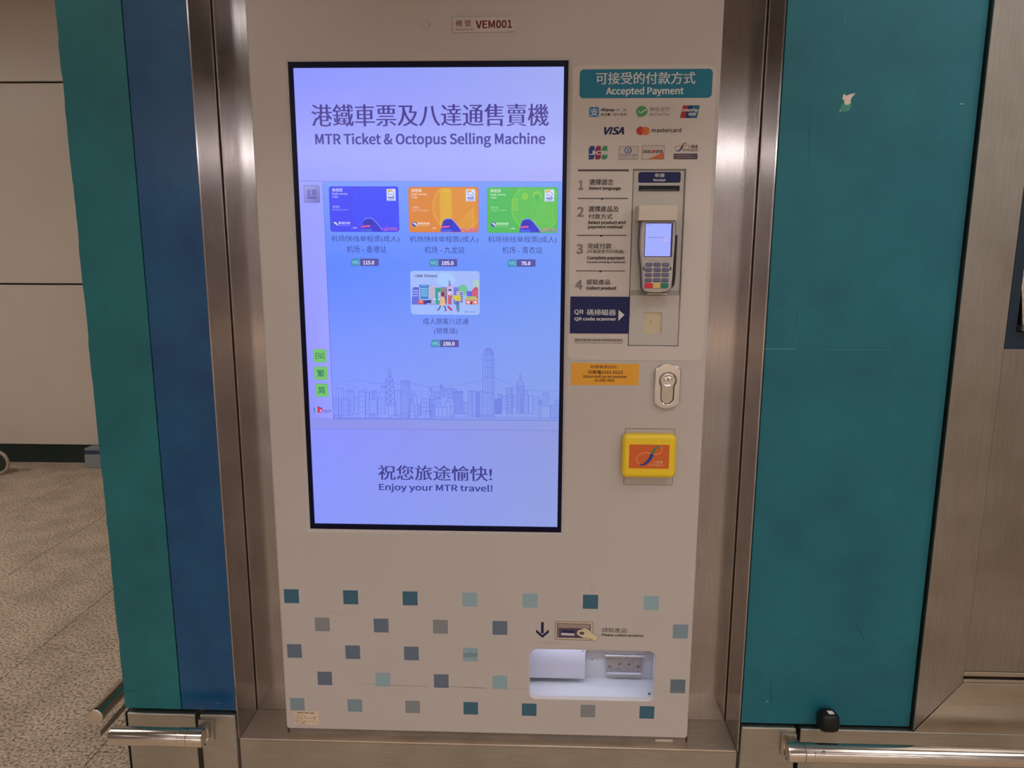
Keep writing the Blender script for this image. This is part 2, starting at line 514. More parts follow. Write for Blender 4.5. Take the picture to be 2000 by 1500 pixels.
# ================================================================ RECESS AROUND THE MACHINE
rec = empty('trim_1', (.11, .0, 0), kind='structure')
YB = .092
box('jamb', XL - .003, XL, WY - .001, YB, SILL, CEIL, STEEL_V, rec)
box('jamb', XR, XR + .003, WY - .001, YB, SILL, CEIL, STEEL_V, rec)
box('back_panel', XL - .003, XR + .003, YB, YB + .004, SILL, CEIL, STEEL_V, rec)
for xs, d in ((XL, 1), (XR, -1)):
    box('corner_seam', *sorted((xs, xs + d * .0022)), YB - .0012, YB, SILL, CEIL, paint('dark_seam', (50, 40, 36), rough=.6), rec)  # dark joint where jamb and back panel meet
    box('corner_lip', *sorted((xs + d * .0023, xs + d * .0045)), YB - .0016, YB, SILL, CEIL, paint('bright_lip', (200, 190, 182), rough=.25, metal=1), rec)
box('sill', XL, XR, WY, YB, SILL - .004, SILL, STEEL_SILL, rec, .0012)
box('apron', XL, XR, WY, WY + .004, 0, SILL - .004, STEEL_BASE, rec)
box('header', XL, XR, WY, YB, 2.32, CEIL, STEEL_H, rec)
can = empty('trim_added_shade', (.11, -.3, 2.36), kind='structure')     # fascia added out of view to shade the upper part of the machine
box('shade_fascia', XL - .05, XR + .05, -.70, WY, 2.36, 2.60, STEEL_H, can, .004)

# ================================================================ RIGHT WALL
wr = empty('wall_side', (.88, 0, 0), kind='structure')
plate('panel', [rr(XR + .0055, .538, 1.072, CEIL)], WY, 0, TEAL_R, wr, .0008)
box('backing', XR + .004, 9, .001, .14, 0, CEIL, DARKJ, wr)
box('gasket', 1.0725, 1.083, -.012, .0, .538, CEIL, paint('dark_gasket', (24, 36, 30), rough=.7), wr)
br_ = empty('baseboard_right', (.9, WY, 0), kind='structure')
box('panel', XR + .005, .8175, -.03, 0, 0, .5335, STEEL_BASE, br_, .003)
box('panel', .8265, 3.2, -.03, 0, 0, .5325, STEEL_BASE, br_, .003)
# chips, scratches on the teal film
pr = Print(WY - .0002)
CH = ink((232, 214, 196)); CH2 = ink((70, 150, 130)); SCR = ink((90, 150, 150)); SCD = ink((16, 66, 76)); WH = ink((214, 210, 200))
pr.poly([(1645, 193), (1648, 183), (1653, 187), (1660, 184), (1671, 182), (1664, 190), (1661, 196), (1662, 200), (1657, 205), (1650, 204), (1649, 196)], CH)
pr.poly([(1649, 196), (1650, 204), (1657, 205), (1663, 199), (1663, 207), (1659, 216), (1651, 218), (1645, 219), (1641, 213), (1643, 207), (1646, 203)], CH2)
pr.poly([(1641, 213), (1640, 221), (1642, 216)], CH)
pr.line([(1491, 681), (1552, 682)], 1.1, ink((110, 160, 160))); pr.line([(1556, 655), (1553, 682)], .5, SCR)
pr.line([(1573, 418), (1570, 458)], .8, ink((60, 120, 130))); pr.line([(1582, 205), (1580, 320)], .6, SCD)
pr.line([(1653, 20), (1650, 42)], .7, SCR); pr.line([(1557, 600), (1555, 650)], .5, SCD)
pr.line([(1876, 203), (1881, 203)], 1, WH); pr.line([(1672, 1219), (1688, 1250)], 1, SCD)
pr.line([(1506, 1330), (1506, 1375)], 1, SCD); pr.line([(1600, 683), (1740, 684)], .5, SCR)
pr.poly([(1494, 1370), (1500, 1367), (1502, 1371), (1496, 1372)], SCR)
pr.line([(1534, 2), (1508, 400), (1491, 681)], 1.3, WH)
pr.build('chipped_patch', wr)
pr = Print(WY - .0002)
pr.line([(246, 1350), (271, 1350)], 1, ink((14, 60, 62))); pr.poly([(417, 1374), (428, 1371.6), (437, 1372.6), (425, 1375.4)], ink((34, 92, 124)))
pr.build('scratch', colw)

# ================================================================ BUMPER RAILS


def rail_x(xa, xb, z, caps, label, Y=-.10, r=.0205):
    t = empty('bumper_rail', ((xa + xb) / 2, Y, z), label, 'rail')
    left = caps == 'left'
    e, c1, c2 = (xa, xa + .036, xa + .055) if left else (xb, xb - .036, xb - .055)
    s = 1 if left else -1
    # end cap with a slightly dished face, collar, tube
    lathe('end_cap', [(0, e + s * .002), (r * .82, e + s * .002), (r * .90, e), (r * .98, e + s * .001), (r, e + s * .004), (r, c1 - s * .0008), (r * .93, c1 - s * .0007), (0, c1 - s * .0006)], (0, Y, z), 'x', TUBE, t)
    lathe('collar', [(0, c1 + s * .0004), (r * .97, c1 + s * .0004), (r * 1.0, c1 + s * .001), (r * 1.0, c2 - s * .001), (r * .95, c2 - s * .0003), (0, c2 - s * .0002)], (0, Y, z), 'x', TUBE, t)
    far = xb if left else xa
    lathe('tube', [(0, c2), (r * .93, c2), (r * .965, c2 + s * .001), (r * .965, far - s * .004), (r * .90, far - s * .001), (0, far - s * .001)], (0, Y, z), 'x', TUBE, t)
    bx = xa + .028 if left else xb - .028
    box('bracket_foot', bx - .017, bx + .017, -.036, -.030, z - .055, z - .002, STEEL_BASE, t, .001)
    # triangular web that reaches from the wall to the tube
    hexa('bracket', [(bx - .004, -.036, z - .006), (bx + .010, -.036, z - .006), (bx + .010, -.036, z - .045), (bx - .004, -.036, z - .045),
                     (bx - .004, Y + .012, z + .010), (bx + .010, Y + .012, z + .010), (bx + .010, Y + .012, z - .014), (bx - .004, Y + .012, z - .014)], STEEL_BASE, t, .0008)
    if left: lathe('screw', [(0, -.003), (.003, -.003), (.004, -.001), (.004, .002)], (xa + .074, Y - .0165, z + .0125), 'y', CHROME, t, 12)
    return t


rail_x(-.7205, -.508, .5245, 'right', 'short brushed steel bumper tube under the blue panel at the left')
rail_x(.7725, 3.0, .5255, 'left', 'long steel bumper tube running out of the frame at lower right')
t = empty('bumper_rail', (-.812, .0, .52), 'steel bumper tube seen end-on beside the teal column corner', 'rail')
r = .0195
lathe('end_cap', [(0, -.001), (r * .86, -.001), (r * .96, .0), (r, .002), (r, .010), (0, .010)], (-.812, -.012, .507), 'y', TUBE, t)
lathe('tube', [(0, .0105), (r * .97, .0105), (r * .97, .38), (0, .38)], (-.812, -.012, .507), 'y', TUBE, t)
box('mounting_strip', -.780, -.7745, -.055, .37, .486, .498, STEEL_BASE, t, .001)
for yy in (.12, .34): box('bracket', -.800, -.732, yy, yy + .014, .478, .500, STEEL_BASE, t)

# ================================================================ STEEL CABINET AT THE RIGHT EDGE
cb = empty('steel_cabinet', (1.6, -.02, .535), 'brushed steel fronted cabinet with dark window frame, cut off at the right edge', 'cabinet')
FX, FXi, FZ, FZi = 1.0755, 1.1695, .5345, .6590
FY = -.035
hexa('frame_member', [(FX, FY + .004, FZ), (FXi, FY, FZi), (FXi, FY, CEIL - .01), (FX, FY + .004, CEIL - .01), (FX, -.001, FZ), (FXi, -.001, FZi), (FXi, -.001, CEIL - .01), (FX, -.001, CEIL - .01)], STEEL_FRAME, cb, .0012)
hexa('frame_member', [(FX + .001, FY + .002, FZ), (2.6, FY + .002, FZ), (2.6, FY, FZi - .0008), (FXi + .0006, FY, FZi - .0008), (FX + .001, -.001, FZ), (2.6, -.001, FZ), (2.6, -.001, FZi - .0008), (FXi + .0006, -.001, FZi - .0008)], STEEL_H, cb, .0008)
box('ledge', FXi + .001, 2.6, FY + .001, -.001, FZi, FZi + .008, STEEL_H, cb, .001)
box('groove_strip', FXi + .001, 2.6, FY + .010, -.001, FZi + .0085, FZi + .014, paint('groove', (60, 48, 38), rough=.4, metal=.6), cb)
box('ledge', FXi + .001, 2.6, FY + .002, -.001, FZi + .0142, FZi + .026, STEEL_H, cb, .002)
WB, WZ = 1.1605, 1.4008
box('lower_panel', FXi + .0008, 2.6, FY + .002, -.001, FZi + .027, WZ, STEEL_FRAME, cb, .001)
NAVY = paint('navy_window_frame', (26, 44, 60), rough=.4)
box('window_frame', FXi + .001, FXi + .020, FY + .001, -.001, WZ + .001, CEIL - .02, NAVY, cb)
box('window_frame', FXi + .020, 2.6, FY + .001, -.001, WZ + .001, WZ + .035, NAVY, cb)
box('window_panel', FXi + .0205, 2.6, FY + .014, -.001, WZ + .036, CEIL - .02, steel_mat('glossy_steel_insert', (200, 184, 166), rough=.22), cb, .001)
hexa('window_lip', [(FXi + .024, FY - .010, WZ + .038), (2.6, FY - .010, WZ + .038), (2.6, FY - .010, WZ + .050), (FXi + .024, FY - .010, WZ + .050),
                    (FXi + .024, FY + .014, WZ + .036), (2.6, FY + .014, WZ + .036), (2.6, FY + .014, WZ + .050), (FXi + .024, FY + .014, WZ + .050)], paint('lip_grey', (120, 116, 124), rough=.35, metal=.7), cb)
hexa('window_wedge', [(FXi + .024, FY - .010, WZ + .051), (2.6, FY - .010, WZ + .051), (2.6, FY + .012, WZ + .16), (FXi + .0215, FY + .012, WZ + .16),
                      (FXi + .024, FY + .014, WZ + .051), (2.6, FY + .014, WZ + .051), (2.6, FY + .014, WZ + .16), (FXi + .0215, FY + .014, WZ + .16)], MATS['glossy_steel_insert'], cb)

# ================================================================ SMALL THINGS AROUND
# black rounded device on the ledge
dx, dz = onY(1617, 1407, -.046)
bm = bmesh.new(); bmesh.ops.create_cube(bm, size=1)
bmesh.ops.subdivide_edges(bm, edges=bm.edges[:], cuts=6, use_grid_fill=True)
for v in bm.verts:
    p = v.co * 2; q = Vector([math.copysign(abs(c) ** 1.0, c) for c in p])
    n = (abs(q.x) ** 3.4 + abs(q.y) ** 3.4 + abs(q.z) ** 3.4) ** (1 / 3.4)
    s = 1 / n * max(abs(q.x), abs(q.y), abs(q.z)) ** 0
    q = q * s
    v.co = Vector((q.x * .0222 * (1 - .04 * q.z), q.y * .021, q.z * .0222))
me = bpy.data.meshes.new('body'); bm.to_mesh(me); bm.free()
for v in me.vertices: v.co += Vector((dx, -.046, dz))
t = empty('sensor_puck', (dx, -.046, dz - .026), 'small black rounded plastic block with a white sticker on its top', 'device')
link('body', me, RUBBER, t, True)
x = dx; me = bpy.data.meshes.new('sticker')
me.from_pydata([(x - .0020, -.0565, dz + .0222), (x + .0100, -.0555, dz + .0222), (x + .0085, -.043, dz + .0224), (x - .0045, -.044, dz + .0224)], [], [[0, 1, 2, 3]])
link('sticker', me, ink((225, 215, 210)), t)
# steel box at the foot of the far wall
t = empty('steel_floor_box', (-2.9, 3.64, 0), 'low grey steel box on the floor at the foot of the beige far wall', 'box')
box('body', -3.085, -2.50, 3.585, 3.712, .002, .100, paint('grey_steel_box', (150, 152, 150), rough=.35, metal=.3), t, .004)
box('lid', -3.09, -2.495, 3.60, 3.712, .102, .142, paint('grey_steel_lid', (140, 146, 156), rough=.3, metal=.5), t, .004)
box('stripe', -3.086, -2.49, 3.598, 3.600, .106, .128, paint('box_stripe', (60, 66, 92), rough=.4), t)
# wheel of a trolley, cut by the left edge
wy = 3.40; wx, wz = onY(-5, 903, wy); wr_ = wz - .001
t = empty('trolley', (wx - .35, wy, 0), 'trolley standing off to the left, only its pale tyred wheel showing by the dark skirting', 'trolley')
PT = paint('pale_tyre', (172, 160, 142), rough=.45); DG = paint('dark_green_disc', (40, 50, 42), rough=.4)
tyre = [(wr_ - .022 + .011 * (1 + math.cos(a_)) , .013 * math.sin(a_)) for a_ in [2 * math.pi * i / 12 for i in range(13)]]
for xx in (wx, wx - .70):
    lathe('tyre', tyre, (xx, wy, wz), 'y', PT, t, 40)
    lathe('wheel_disc', [(0, -.008), (.012, -.008), (.014, -.003), (wr_ - .018, -.003), (wr_ - .018, .004), (0, .004)], (xx, wy, wz), 'y', DG, t, 32)
    box('fork', xx - .030, xx - .016, wy + .015, wy + .022, wz - .012, wz + .055, CHROME, t, .001)
box('chassis', wx - .78, wx - .30, wy - .02, wy + .28, wz + .056, wz + .085, paint('dark_chassis', (60, 62, 60), rough=.5), t, .004)
lathe('handle_post', [(.014, .16), (.014, .95), (0, .95)], (wx - .74, wy + .13, 0), 'z', CHROME, t, 16)

# ================================================================ TICKET MACHINE
MX0, MX1, MZ0, MZ1 = -.3597, .5805, .4805, 2.26
tm = empty('ticket_machine', (.11, .03, SILL), 'tall light grey ticket vending machine with large lit touchscreen, standing in the steel recess', 'ticket machine')
# display opening
BX0, BX1, BZ0, BZ1 = -.2798, .2798, .9800, 1.9642
# collection opening
a = onY(1035, 1268); b = onY(1276, 1369)
TX0, TZ1 = a; TX1 = b[0]; TZ0 = onY(1150, 1366)[1]
# module opening
c0 = onY(1237, 331); c1 = onY(1324, 676)
QX0, QX1, QZ0, QZ1 = onY(1232, 500)[0], onY(1332, 500)[0], c1[1], c0[1]
plate('front_door', [rr(MX0, MZ0, MX1, MZ1, .007), rr(BX0 - .004, BZ0 - .004, BX1 + .004, BZ1 + .004),
                     rr(TX0, TZ0, TX1, TZ1, .016), rr(QX0, QZ0, QX1, QZ1)], 0, .014, FACE, tm, .003, 3)
plate('door_rim', [rr(MX0 + .0005, MZ0 + .0005, MX1 - .0005, MZ1 - .0005, .007), rr(MX0 + .006, MZ0 + .006, MX1 - .006, MZ1 - .006, .003)], .0142, .040, FACE, tm, 0)
# chamfered surround of the display
bm = bmesh.new()
o_ = [(BX0 - .0085, -.0004, BZ0 - .0085), (BX1 + .0085, -.0004, BZ0 - .0085), (BX1 + .0085, -.0004, BZ1 + .0085), (BX0 - .0085, -.0004, BZ1 + .0085)]
i_ = [(BX0, .0035, BZ0), (BX1, .0035, BZ0), (BX1, .0035, BZ1), (BX0, .0035, BZ1)]
k_ = [(p[0], .02, p[2]) for p in i_]
A = [bm.verts.new(p) for p in o_]; B_ = [bm.verts.new(p) for p in i_]; Cc = [bm.verts.new(p) for p in k_]
for i in range(4):
    j = (i + 1) % 4; bm.faces.new((A[i], A[j], B_[j], B_[i])); bm.faces.new((B_[i], B_[j], Cc[j], Cc[i]))
me = bpy.data.meshes.new('screen_surround'); bm.to_mesh(me); bm.free(); link('screen_surround', me, FACE, tm)
SX0, SX1, SZ0, SZ1 = -.2712, .2722, .9905, 1.9540
YS = .0065
bz = plate('screen_bezel', [rr(BX0 - .001, BZ0 - .001, BX1 + .001, BZ1 + .001), rr(SX0, SZ0, SX1, SZ1)], .002, .012, BEZEL, tm, .001)
# cabinet shell as a frame so the openings stay hollow
plate('cabinet', [rr(MX0 + .012, SILL + .015, MX1 - .012, MZ1 - .01), rr(TX0 - .012, TZ0 - .012, TX1 + .012, TZ1 + .012)], .0405, YB - .0006, paint('cabinet_grey', (110, 102, 95), rough=.5), tm)
box('plinth', MX0 + .006, MX1 - .004, .004, YB - .002, SILL, MZ0 - .0005, paint('plinth_grey', (128, 116, 106), rough=.5, var=.15, vscale=20), tm)
for xx in (MX0 + .003, MX1 - .001):
    box('foot_clip', xx - .003, xx + .003, .006, .014, SILL, MZ0 - .001, paint('rust_red', (90, 40, 34), rough=.5), tm)
box('label_strip', .508, .548, .0035, .004, SILL + .001, SILL + .008, ink((190, 180, 168)), tm)

# ---- display content
sc = box('screen', SX0 - .002, SX1 + .002, YS, .011, SZ0 - .002, SZ1 + .002, BEZEL, tm)
p = Print(YS)
yz = lambda y: onY(830, y, YS)[1]
zA, zB, zC = yz(354.5), yz(819), yz(839)
def area(z1, z0, x0, x1, nm, tl, tr, bl_, br2):  # greyer right and lower parts: viewing-angle falloff put into the colours
    p.mpoly([(x0, z0), (x1, z0), (x1, z1), (x0, z1)], glow_grad(nm, tl, tr, bl_, br2, x0, x1, z1, z0))
area(SZ1, (SZ1 + zA) / 2, SX0, SX1, 'display_top_a', (141, 150, 255), (158, 170, 240), (150, 155, 255), (160, 168, 244))
area((SZ1 + zA) / 2, zA, SX0, SX1, 'display_top_b', (150, 155, 255), (160, 168, 244), (152, 160, 255), (168, 172, 246))
SBX = onY(640, 590, YS)[0]
area(zA, zB, SX0, SBX, 'display_side', (156, 160, 255), (154, 160, 255), (142, 144, 255), (150, 158, 255))
zm = yz(520)
area(zA, zm, SBX, SX1, 'display_main_a', (122, 156, 255), (118, 158, 250), (92, 134, 255), (110, 150, 246))
area(zm, zB, SBX, SX1, 'display_main_b', (92, 134, 255), (110, 150, 246), (138, 156, 255), (136, 160, 228))
area(zB, zC, SX0, SX1, 'display_strip', (138, 144, 238), (140, 154, 222), (138, 144, 238), (140, 154, 222))
area(zC, SZ0, SX0, SX1, 'display_bottom', (136, 146, 255), (140, 152, 220), (136, 150, 250), (142, 158, 222))
LN = glow((98, 104, 214))
for y in (354.5, 839): p.line([(587, y - 1 if y < 500 else y - 2), (1097, y + .5 if y < 500 else y + 2)], .8, glow((112, 122, 214)))
p.line([(630, 355), (652, 818)], .7, LN); p.line([(608, 817), (652, 818)], .6, glow((124, 134, 226)))
p.line([(652, 818), (1090, 821)], 1.0, glow((92, 104, 214)))
p.build('picture', sc)
p = Print(YS - .0004)
VIO = glow((66, 52, 140)); IND = glow((54, 50, 156)); NV = glow((44, 52, 140))
p.text('港鐵車票及八達通售賣機', 607, 204, 1072, 246, VIO, (.021, -.006), 4)
p.build('lettering', sc); p = Print(YS - .0004)
p.text('MTR Ticket & Octopus Selling Machine', 615, 260, 1065, 288, glow((50, 46, 152)), (.020, .012), 4)
p.build('lettering', sc); p = Print(YS - .0004)
p.text('祝您旅途愉快!', 738, 908, 961, 940, glow((58, 58, 140)), (.020, -.004), 4)
p.build('lettering', sc); p = Print(YS - .0004)
p.text('Enjoy your MTR travel!', 740, 944, 962, 964, glow((50, 58, 146)), (.016, .010), 4)
p.build('lettering', sc)
p = Print(YS - .0004)
p.rect(593, 362, 625, 396, glow((98, 100, 178)), 3); p.rect(593.8, 362.8, 624.2, 395.2, glow_grad('home_button', (160, 160, 240), (140, 140, 214), (140, 140, 222), (112, 110, 186), -.265, -.23, onY(600, 363, YS)[1], onY(600, 395, YS)[1]), 3)
p.text('主頁', 598, 370, 619, 382, glow((64, 66, 138)), (.012, 0)); p.text('Home', 600, 383, 618, 388.5, glow((62, 62, 134)), (.02, .02))
p.build('home_button', sc)
for (x0, y0, x1, y1, s, tx0, ty0, tx1, ty1) in ((611, 682, 638, 708, 'ENG', 616, 689, 634, 701), (613, 716, 640, 742, '繁', 619, 722, 634, 736), (615, 749, 641.5, 775, '简', 621, 755, 635, 769)):
    p = Print(YS - .0004); p.rect(x0, y0, x1, y1, glow((104, 186, 118)), 2); p.rect(x0 + 1.5, y0 + 1.5, x1 - 1.5, y1 - 1.5, glow((114, 192, 110)), 1)
    p.text(s, tx0, ty0, tx1, ty1, glow((22, 104, 92)), (.004, .004) if s == 'ENG' else (.012, .006)); p.build('language_button', sc)
p = Print(YS - .0004)   # supplier's mark
p.rect(613, 796, 615.5, 806, glow((56, 110, 190))); p.rect(615.8, 795, 618, 806, glow((130, 184, 190))); p.rect(618.3, 794.5, 619.6, 806, glow((200, 180, 190)))
p.poly([(619.8, 794), (629.5, 798), (629.5, 806), (619.8, 806)], glow((206, 50, 80))); p.poly([(619, 793), (630, 797), (630, 798.6), (619.2, 794.6)], glow((110, 70, 160)))
p.poly([(624.5, 799), (629.3, 800), (629.3, 805.4), (624.5, 805.4)], glow((176, 60, 150))); p.text('K', 625, 800, 628.6, 805, glow((240, 200, 240)), (.02, .02))
p.text('AYSHIN', 631, 800.2, 647.5, 804.2, glow((112, 84, 196)), (.02, .02)); p.rect(631, 805.4, 642.5, 806.6, glow((112, 100, 206)))
p.build('corner_logo', sc)


def tagprice(p, x, y, s, tx0, tx1):
    p.poly([(x + 2.5, y), (x + 18, y), (x + 18, y + 14.5), (x, y + 14.5), (x + .5, y + 7)], glow((60, 140, 184)))
    p.rect(x + 18.4, y, x + 55, y + 14.5, glow((82, 80, 162)), 2); p.rect(x + 18.4, y, x + 24, y + 14.5, glow((82, 80, 162)))
    p.text('HK$', x + 3.5, y + 3, x + 16.5, y + 12, glow((150, 214, 240)), (.004, .004)); p.text(s, tx0, y + 4, tx1, y + 11.6, glow((226, 224, 255)), (.026, .02))


def ticket(x0, y0, x1, y1, base, light, deep, st, st_en, l1, l1b, l2, l2b, price, pb, style):
    p = Print(YS - .0004); W = x1 - x0
    p.rect(x0, y0, x1, y1, glow(deep), 5); p.rect(x0 + .8, y0 + .8, x1 - .8, y1 - 1, glow(base), 4.4)
    cl = (x0 + 1.2, y0 + 1.2, x1 - 1.2, y1 - 1.4)
    gx, gy = x0 + 96, y0 + 40
    mixc = lambda a_, b2, t_: tuple(int(a_[i] * (1 - t_) + b2[i] * t_) for i in range(3))
    p.disc(gx, gy, 49, glow(mixc(base, light, .55)), clip=cl, n=60); p.disc(gx, gy, 45, glow(mixc(base, light, .25)), clip=cl, n=60)
    lc = glow(mixc(base, light, .85)); X = lambda u: x0 + u; Yy = lambda v_: y0 + v_
    if style == 0:
        for u in (70, 75, 80, 96, 101): p.line([(X(u), Yy(62)), (X(u + 2), Yy(20 + (u % 7))), (X(u + 6), Yy(14)), (X(u + 8), Yy(60))], .6, lc)
        for q in range(6): p.line([(X(61), Yy(6 + 5 * q)), (X(78), Yy(8 + 4 * q))], .5, lc)
        for q in range(12): p.line([(X(114), Yy(30 + 4 * q)), (X(134), Yy(28 + 4 * q))], .6, glow(mixc(base, light, .6)))
    elif style == 1:
        p.rect(X(62), Yy(6), X(86), Yy(84), glow((222, 172, 62))); p.rect(X(66), Yy(3), X(82), Yy(10), glow((222, 176, 66)))
        for q in range(14): p.line([(X(64), Yy(12 + 4 * q)), (X(84), Yy(11 + 4 * q))], .6, glow((204, 148, 60)))
        for u in (70, 76, 80): p.line([(X(u), Yy(8)), (X(u), Yy(60))], .5, glow((236, 196, 80)))
        for q in range(9): p.line([(X(88 + 5 * q), Yy(84)), (X(128), Yy(40 + 2 * q))], .7, glow((222, 176, 66)))
    else:
        for q in range(6): p.line([(X(50), Yy(24 + 4 * q)), (X(60), Yy(24 + 4 * q))], 2, lc)
        p.disc(X(74), Yy(18), 7, lc); p.disc(X(98), Yy(17), 9, lc); p.disc(X(98), Yy(20), 6, glow(base))
        for q in range(8): p.line([(X(100 + 4 * q), Yy(30 + abs(q - 4) * 3)), (X(94 + 5 * q), Yy(70))], .7, lc)
        p.line([(X(94), Yy(28)), (X(88), Yy(52)), (X(96), Yy(70)), (X(128), Yy(70))], .7, lc)
    wt = glow(mixc(base, (250, 250, 255), .72)); wt2 = glow(mixc(base, (250, 250, 255), .6))
    p.text('單程票', X(6.5), Yy(4), X(27), Yy(10.5), wt, (.02, .01)); p.text('Single Journey', X(6.5), Yy(12), X(37), Yy(17.6), wt, (.01, .01)); p.text('Ticket', X(6.5), Yy(18.5), X(19), Yy(22.5), wt, (.01, .01))
    p.text(st, X(7.5), Yy(37.5), X(22), Yy(42.5), wt2); p.text(st_en, X(7), Yy(44), X(39), Yy(47.6), wt2)
    p.disc(X(12.5), Yy(73), 4.6, glow((60, 90, 190))); p.poly([(X(9), Yy(70)), (X(14), Yy(70)), (X(19), Yy(77)), (X(15), Yy(75))], glow((224, 232, 255)))
    p.text('機場快綫', X(18.5), Yy(69), X(42), Yy(74), wt, (.02, .01)); p.text('Airport Express', X(18.5), Yy(75), X(42), Yy(77.6), wt2)
    p.text('MTR', X(48), Yy(79.5), X(55), Yy(82.3), wt, (.02, .02)); p.disc(X(45.5), Yy(81), .8, glow((230, 120, 150)))
    # train
    tr = glow((58, 60, 206)); p.poly([(X(63), y1 - 1), (X(66), Yy(74)), (X(69), Yy(66)), (X(75), Yy(62.5)), (X(84), Yy(62.5)), (X(90), Yy(68)), (X(99), Yy(79)), (X(105), y1 - 1)], tr)
    p.line([(X(69), Yy(65)), (X(74), Yy(62)), (X(84), Yy(62)), (X(91), Yy(68)), (X(104), Yy(84))], .8, glow((150, 170, 255)))
    for u in (70, 75.5, 81): p.poly([(X(u), Yy(75)), (X(u + .8), Yy(66)), (X(u + 4.2), Yy(66)), (X(u + 4.2), Yy(75))], glow((52, 52, 168)))
    p.poly([(X(64), Yy(77)), (X(81), Yy(75.5)), (X(81), Yy(79)), (X(64), Yy(80.5))], glow((220, 84, 160))); p.poly([(X(63), y1 - 1), (X(63.5), Yy(83)), (X(84), Yy(83)), (X(86), y1 - 1)], glow((70, 96, 230)))
    random.seed(3)
    for q in range(26):
        u = random.uniform(102, W - 4); vv = random.uniform(78 + (u - 100) * .08, 86); p.line([(X(u), Yy(vv)), (X(u + 4), Yy(vv + random.uniform(-1, 1.6)))], 1, glow(((206, 96, 176), (170, 80, 210), mixc(base, (240, 120, 140), .7))[q % 3]))
    # corner badge
    p.rect(X(113), Yy(5), X(131), Yy(28), glow((216, 224, 255)), 1); p.rect(X(115), Yy(6.5), X(124), Yy(10.5), glow((226, 168, 90)))
    p.line([(X(117), Yy(11)), (X(117), Yy(16)), (X(123), Yy(16)), (X(126), Yy(19)), (X(128), Yy(15)), (X(126), Yy(10))], 1, glow((96, 120, 220)))
    p.rect(X(115), Yy(20.5), X(129), Yy(22.5), glow((70, 84, 180))); p.rect(X(117), Yy(23.5), X(128), Yy(24.6), glow((96, 108, 206))); p.rect(X(115), Yy(25.8), X(129), Yy(26.8), glow((110, 120, 206)))
    p.build('ticket_picture', sc)
    p = Print(YS - .0004)
    p.text(l1, *l1b, NV, (-.004, -.004), 3); p.build('lettering', sc); p = Print(YS - .0004); p.text(l2, *l2b, NV, (-.004, -.004), 3)
    p.build('lettering', sc)
    p = Print(YS - .0004); tagprice(p, *pb); p.build('price_tag', sc)


ticket(642, 364, 780, 453, (70, 76, 244), (60, 90, 255), (66, 48, 226), '香港站', 'Hong Kong Station', '机场快线单程票(成人)', (647, 460, 780, 474), '机场 - 香港站', (677, 480, 754.5, 494), 115, (685, 505, '115.0', 709, 731), 0)
ticket(797, 365, 935, 454, (218, 134, 66), (226, 176, 66), (204, 104, 78), '九龍站', 'Kowloon Station', '机场快线单程票(成人)', (800, 461, 934, 475), '机场 - 九龙站', (829, 481, 907, 495), 105, (838, 506, '105.0', 862.5, 886), 1)
ticket(951, 365.5, 1089, 455, (82, 186, 96), (140, 206, 84), (70, 170, 110), '青衣站', 'Tsing Yi Station', '机场快线单程票(成人)', (953, 461.5, 1087, 475.5), '机场 - 青衣站', (981, 481.5, 1059, 495.5), 70, (991, 506.5, '70.0', 1018, 1036), 2)
# tourist card
p = Print(YS - .0004)
g = lambda u, v_: (790 + u / 12.5, 525 + v_ / 12.5)
def G(pts, c): p.poly([g(*q) for q in pts], glow(c))
def GR(a_, b2, c_, d_, c): G([(a_, b2), (c_, b2), (c_, d_), (a_, d_)], c)
p.rect(801, 529, 937, 615, glow((158, 190, 255)), 6); p.rect(802.5, 530.5, 935.5, 613.5, glow_grad('card_sky', (164, 190, 255), (160, 184, 246), (158, 184, 255), (158, 186, 248), -.1, .1, onY(870, 530, YS)[1], onY(870, 613, YS)[1]), 5)
p.disc(*g(1000, 260), 13, glow((164, 200, 255)), 1.3); p.disc(*g(1120, 280), 8, glow((164, 200, 255)), 1.2)
p.text('八達通', 808, 536, 825, 541.5, glow((30, 40, 96)), (.02, .01)); p.text('Octopus', 828, 535.8, 854, 542.6, glow((40, 48, 110)), (.015, .012))
GR(190, 480, 360, 870, (96, 110, 214)); GR(210, 450, 350, 482, (88, 84, 180)); GR(180, 700, 330, 870, (90, 110, 220))
for q in range(3):
    for k in range(6): GR(205 + 24 * k, 520 + 60 * q, 218 + 24 * k, 550 + 60 * q, (180, 190, 255))
GR(385, 440, 585, 740, (60, 128, 196)); GR(360, 390, 600, 445, (52, 104, 186)); GR(385, 400, 580, 430, (110, 160, 240))
for q in range(5): GR(400, 470 + 45 * q, 565, 488 + 45 * q, (150, 214, 250))
GR(610, 420, 745, 700, (190, 176, 200)); p.line([g(640, 420), g(665, 370), g(700, 355), g(735, 375), g(745, 420)], .6, glow((170, 160, 220)))
GR(750, 460, 890, 570, (48, 160, 140)); GR(750, 570, 820, 860, (48, 156, 160)); GR(600, 700, 760, 860, (160, 176, 226)); GR(820, 700, 900, 860, (80, 170, 160))
GR(895, 455, 1035, 870, (110, 100, 140))
for q in range(4): GR(905, 480 + 50 * q, 1020, 500 + 50 * q, (200, 160, 120))
GR(1045, 430, 1175, 870, (200, 176, 220)); GR(1065, 600, 1155, 870, (186, 96, 120)); G([(1070, 430), (1080, 320), (1100, 250), (1125, 320), (1140, 430)], (150, 130, 196)); GR(1075, 495, 1145, 540, (60, 56, 150))
p.disc(*g(1108, 605), 3.2, glow((236, 230, 255))); p.disc(*g(1108, 605), 2.2, glow((200, 196, 255))); p.rect(*g(1102, 580), *g(1112, 620), glow((60, 60, 150)))
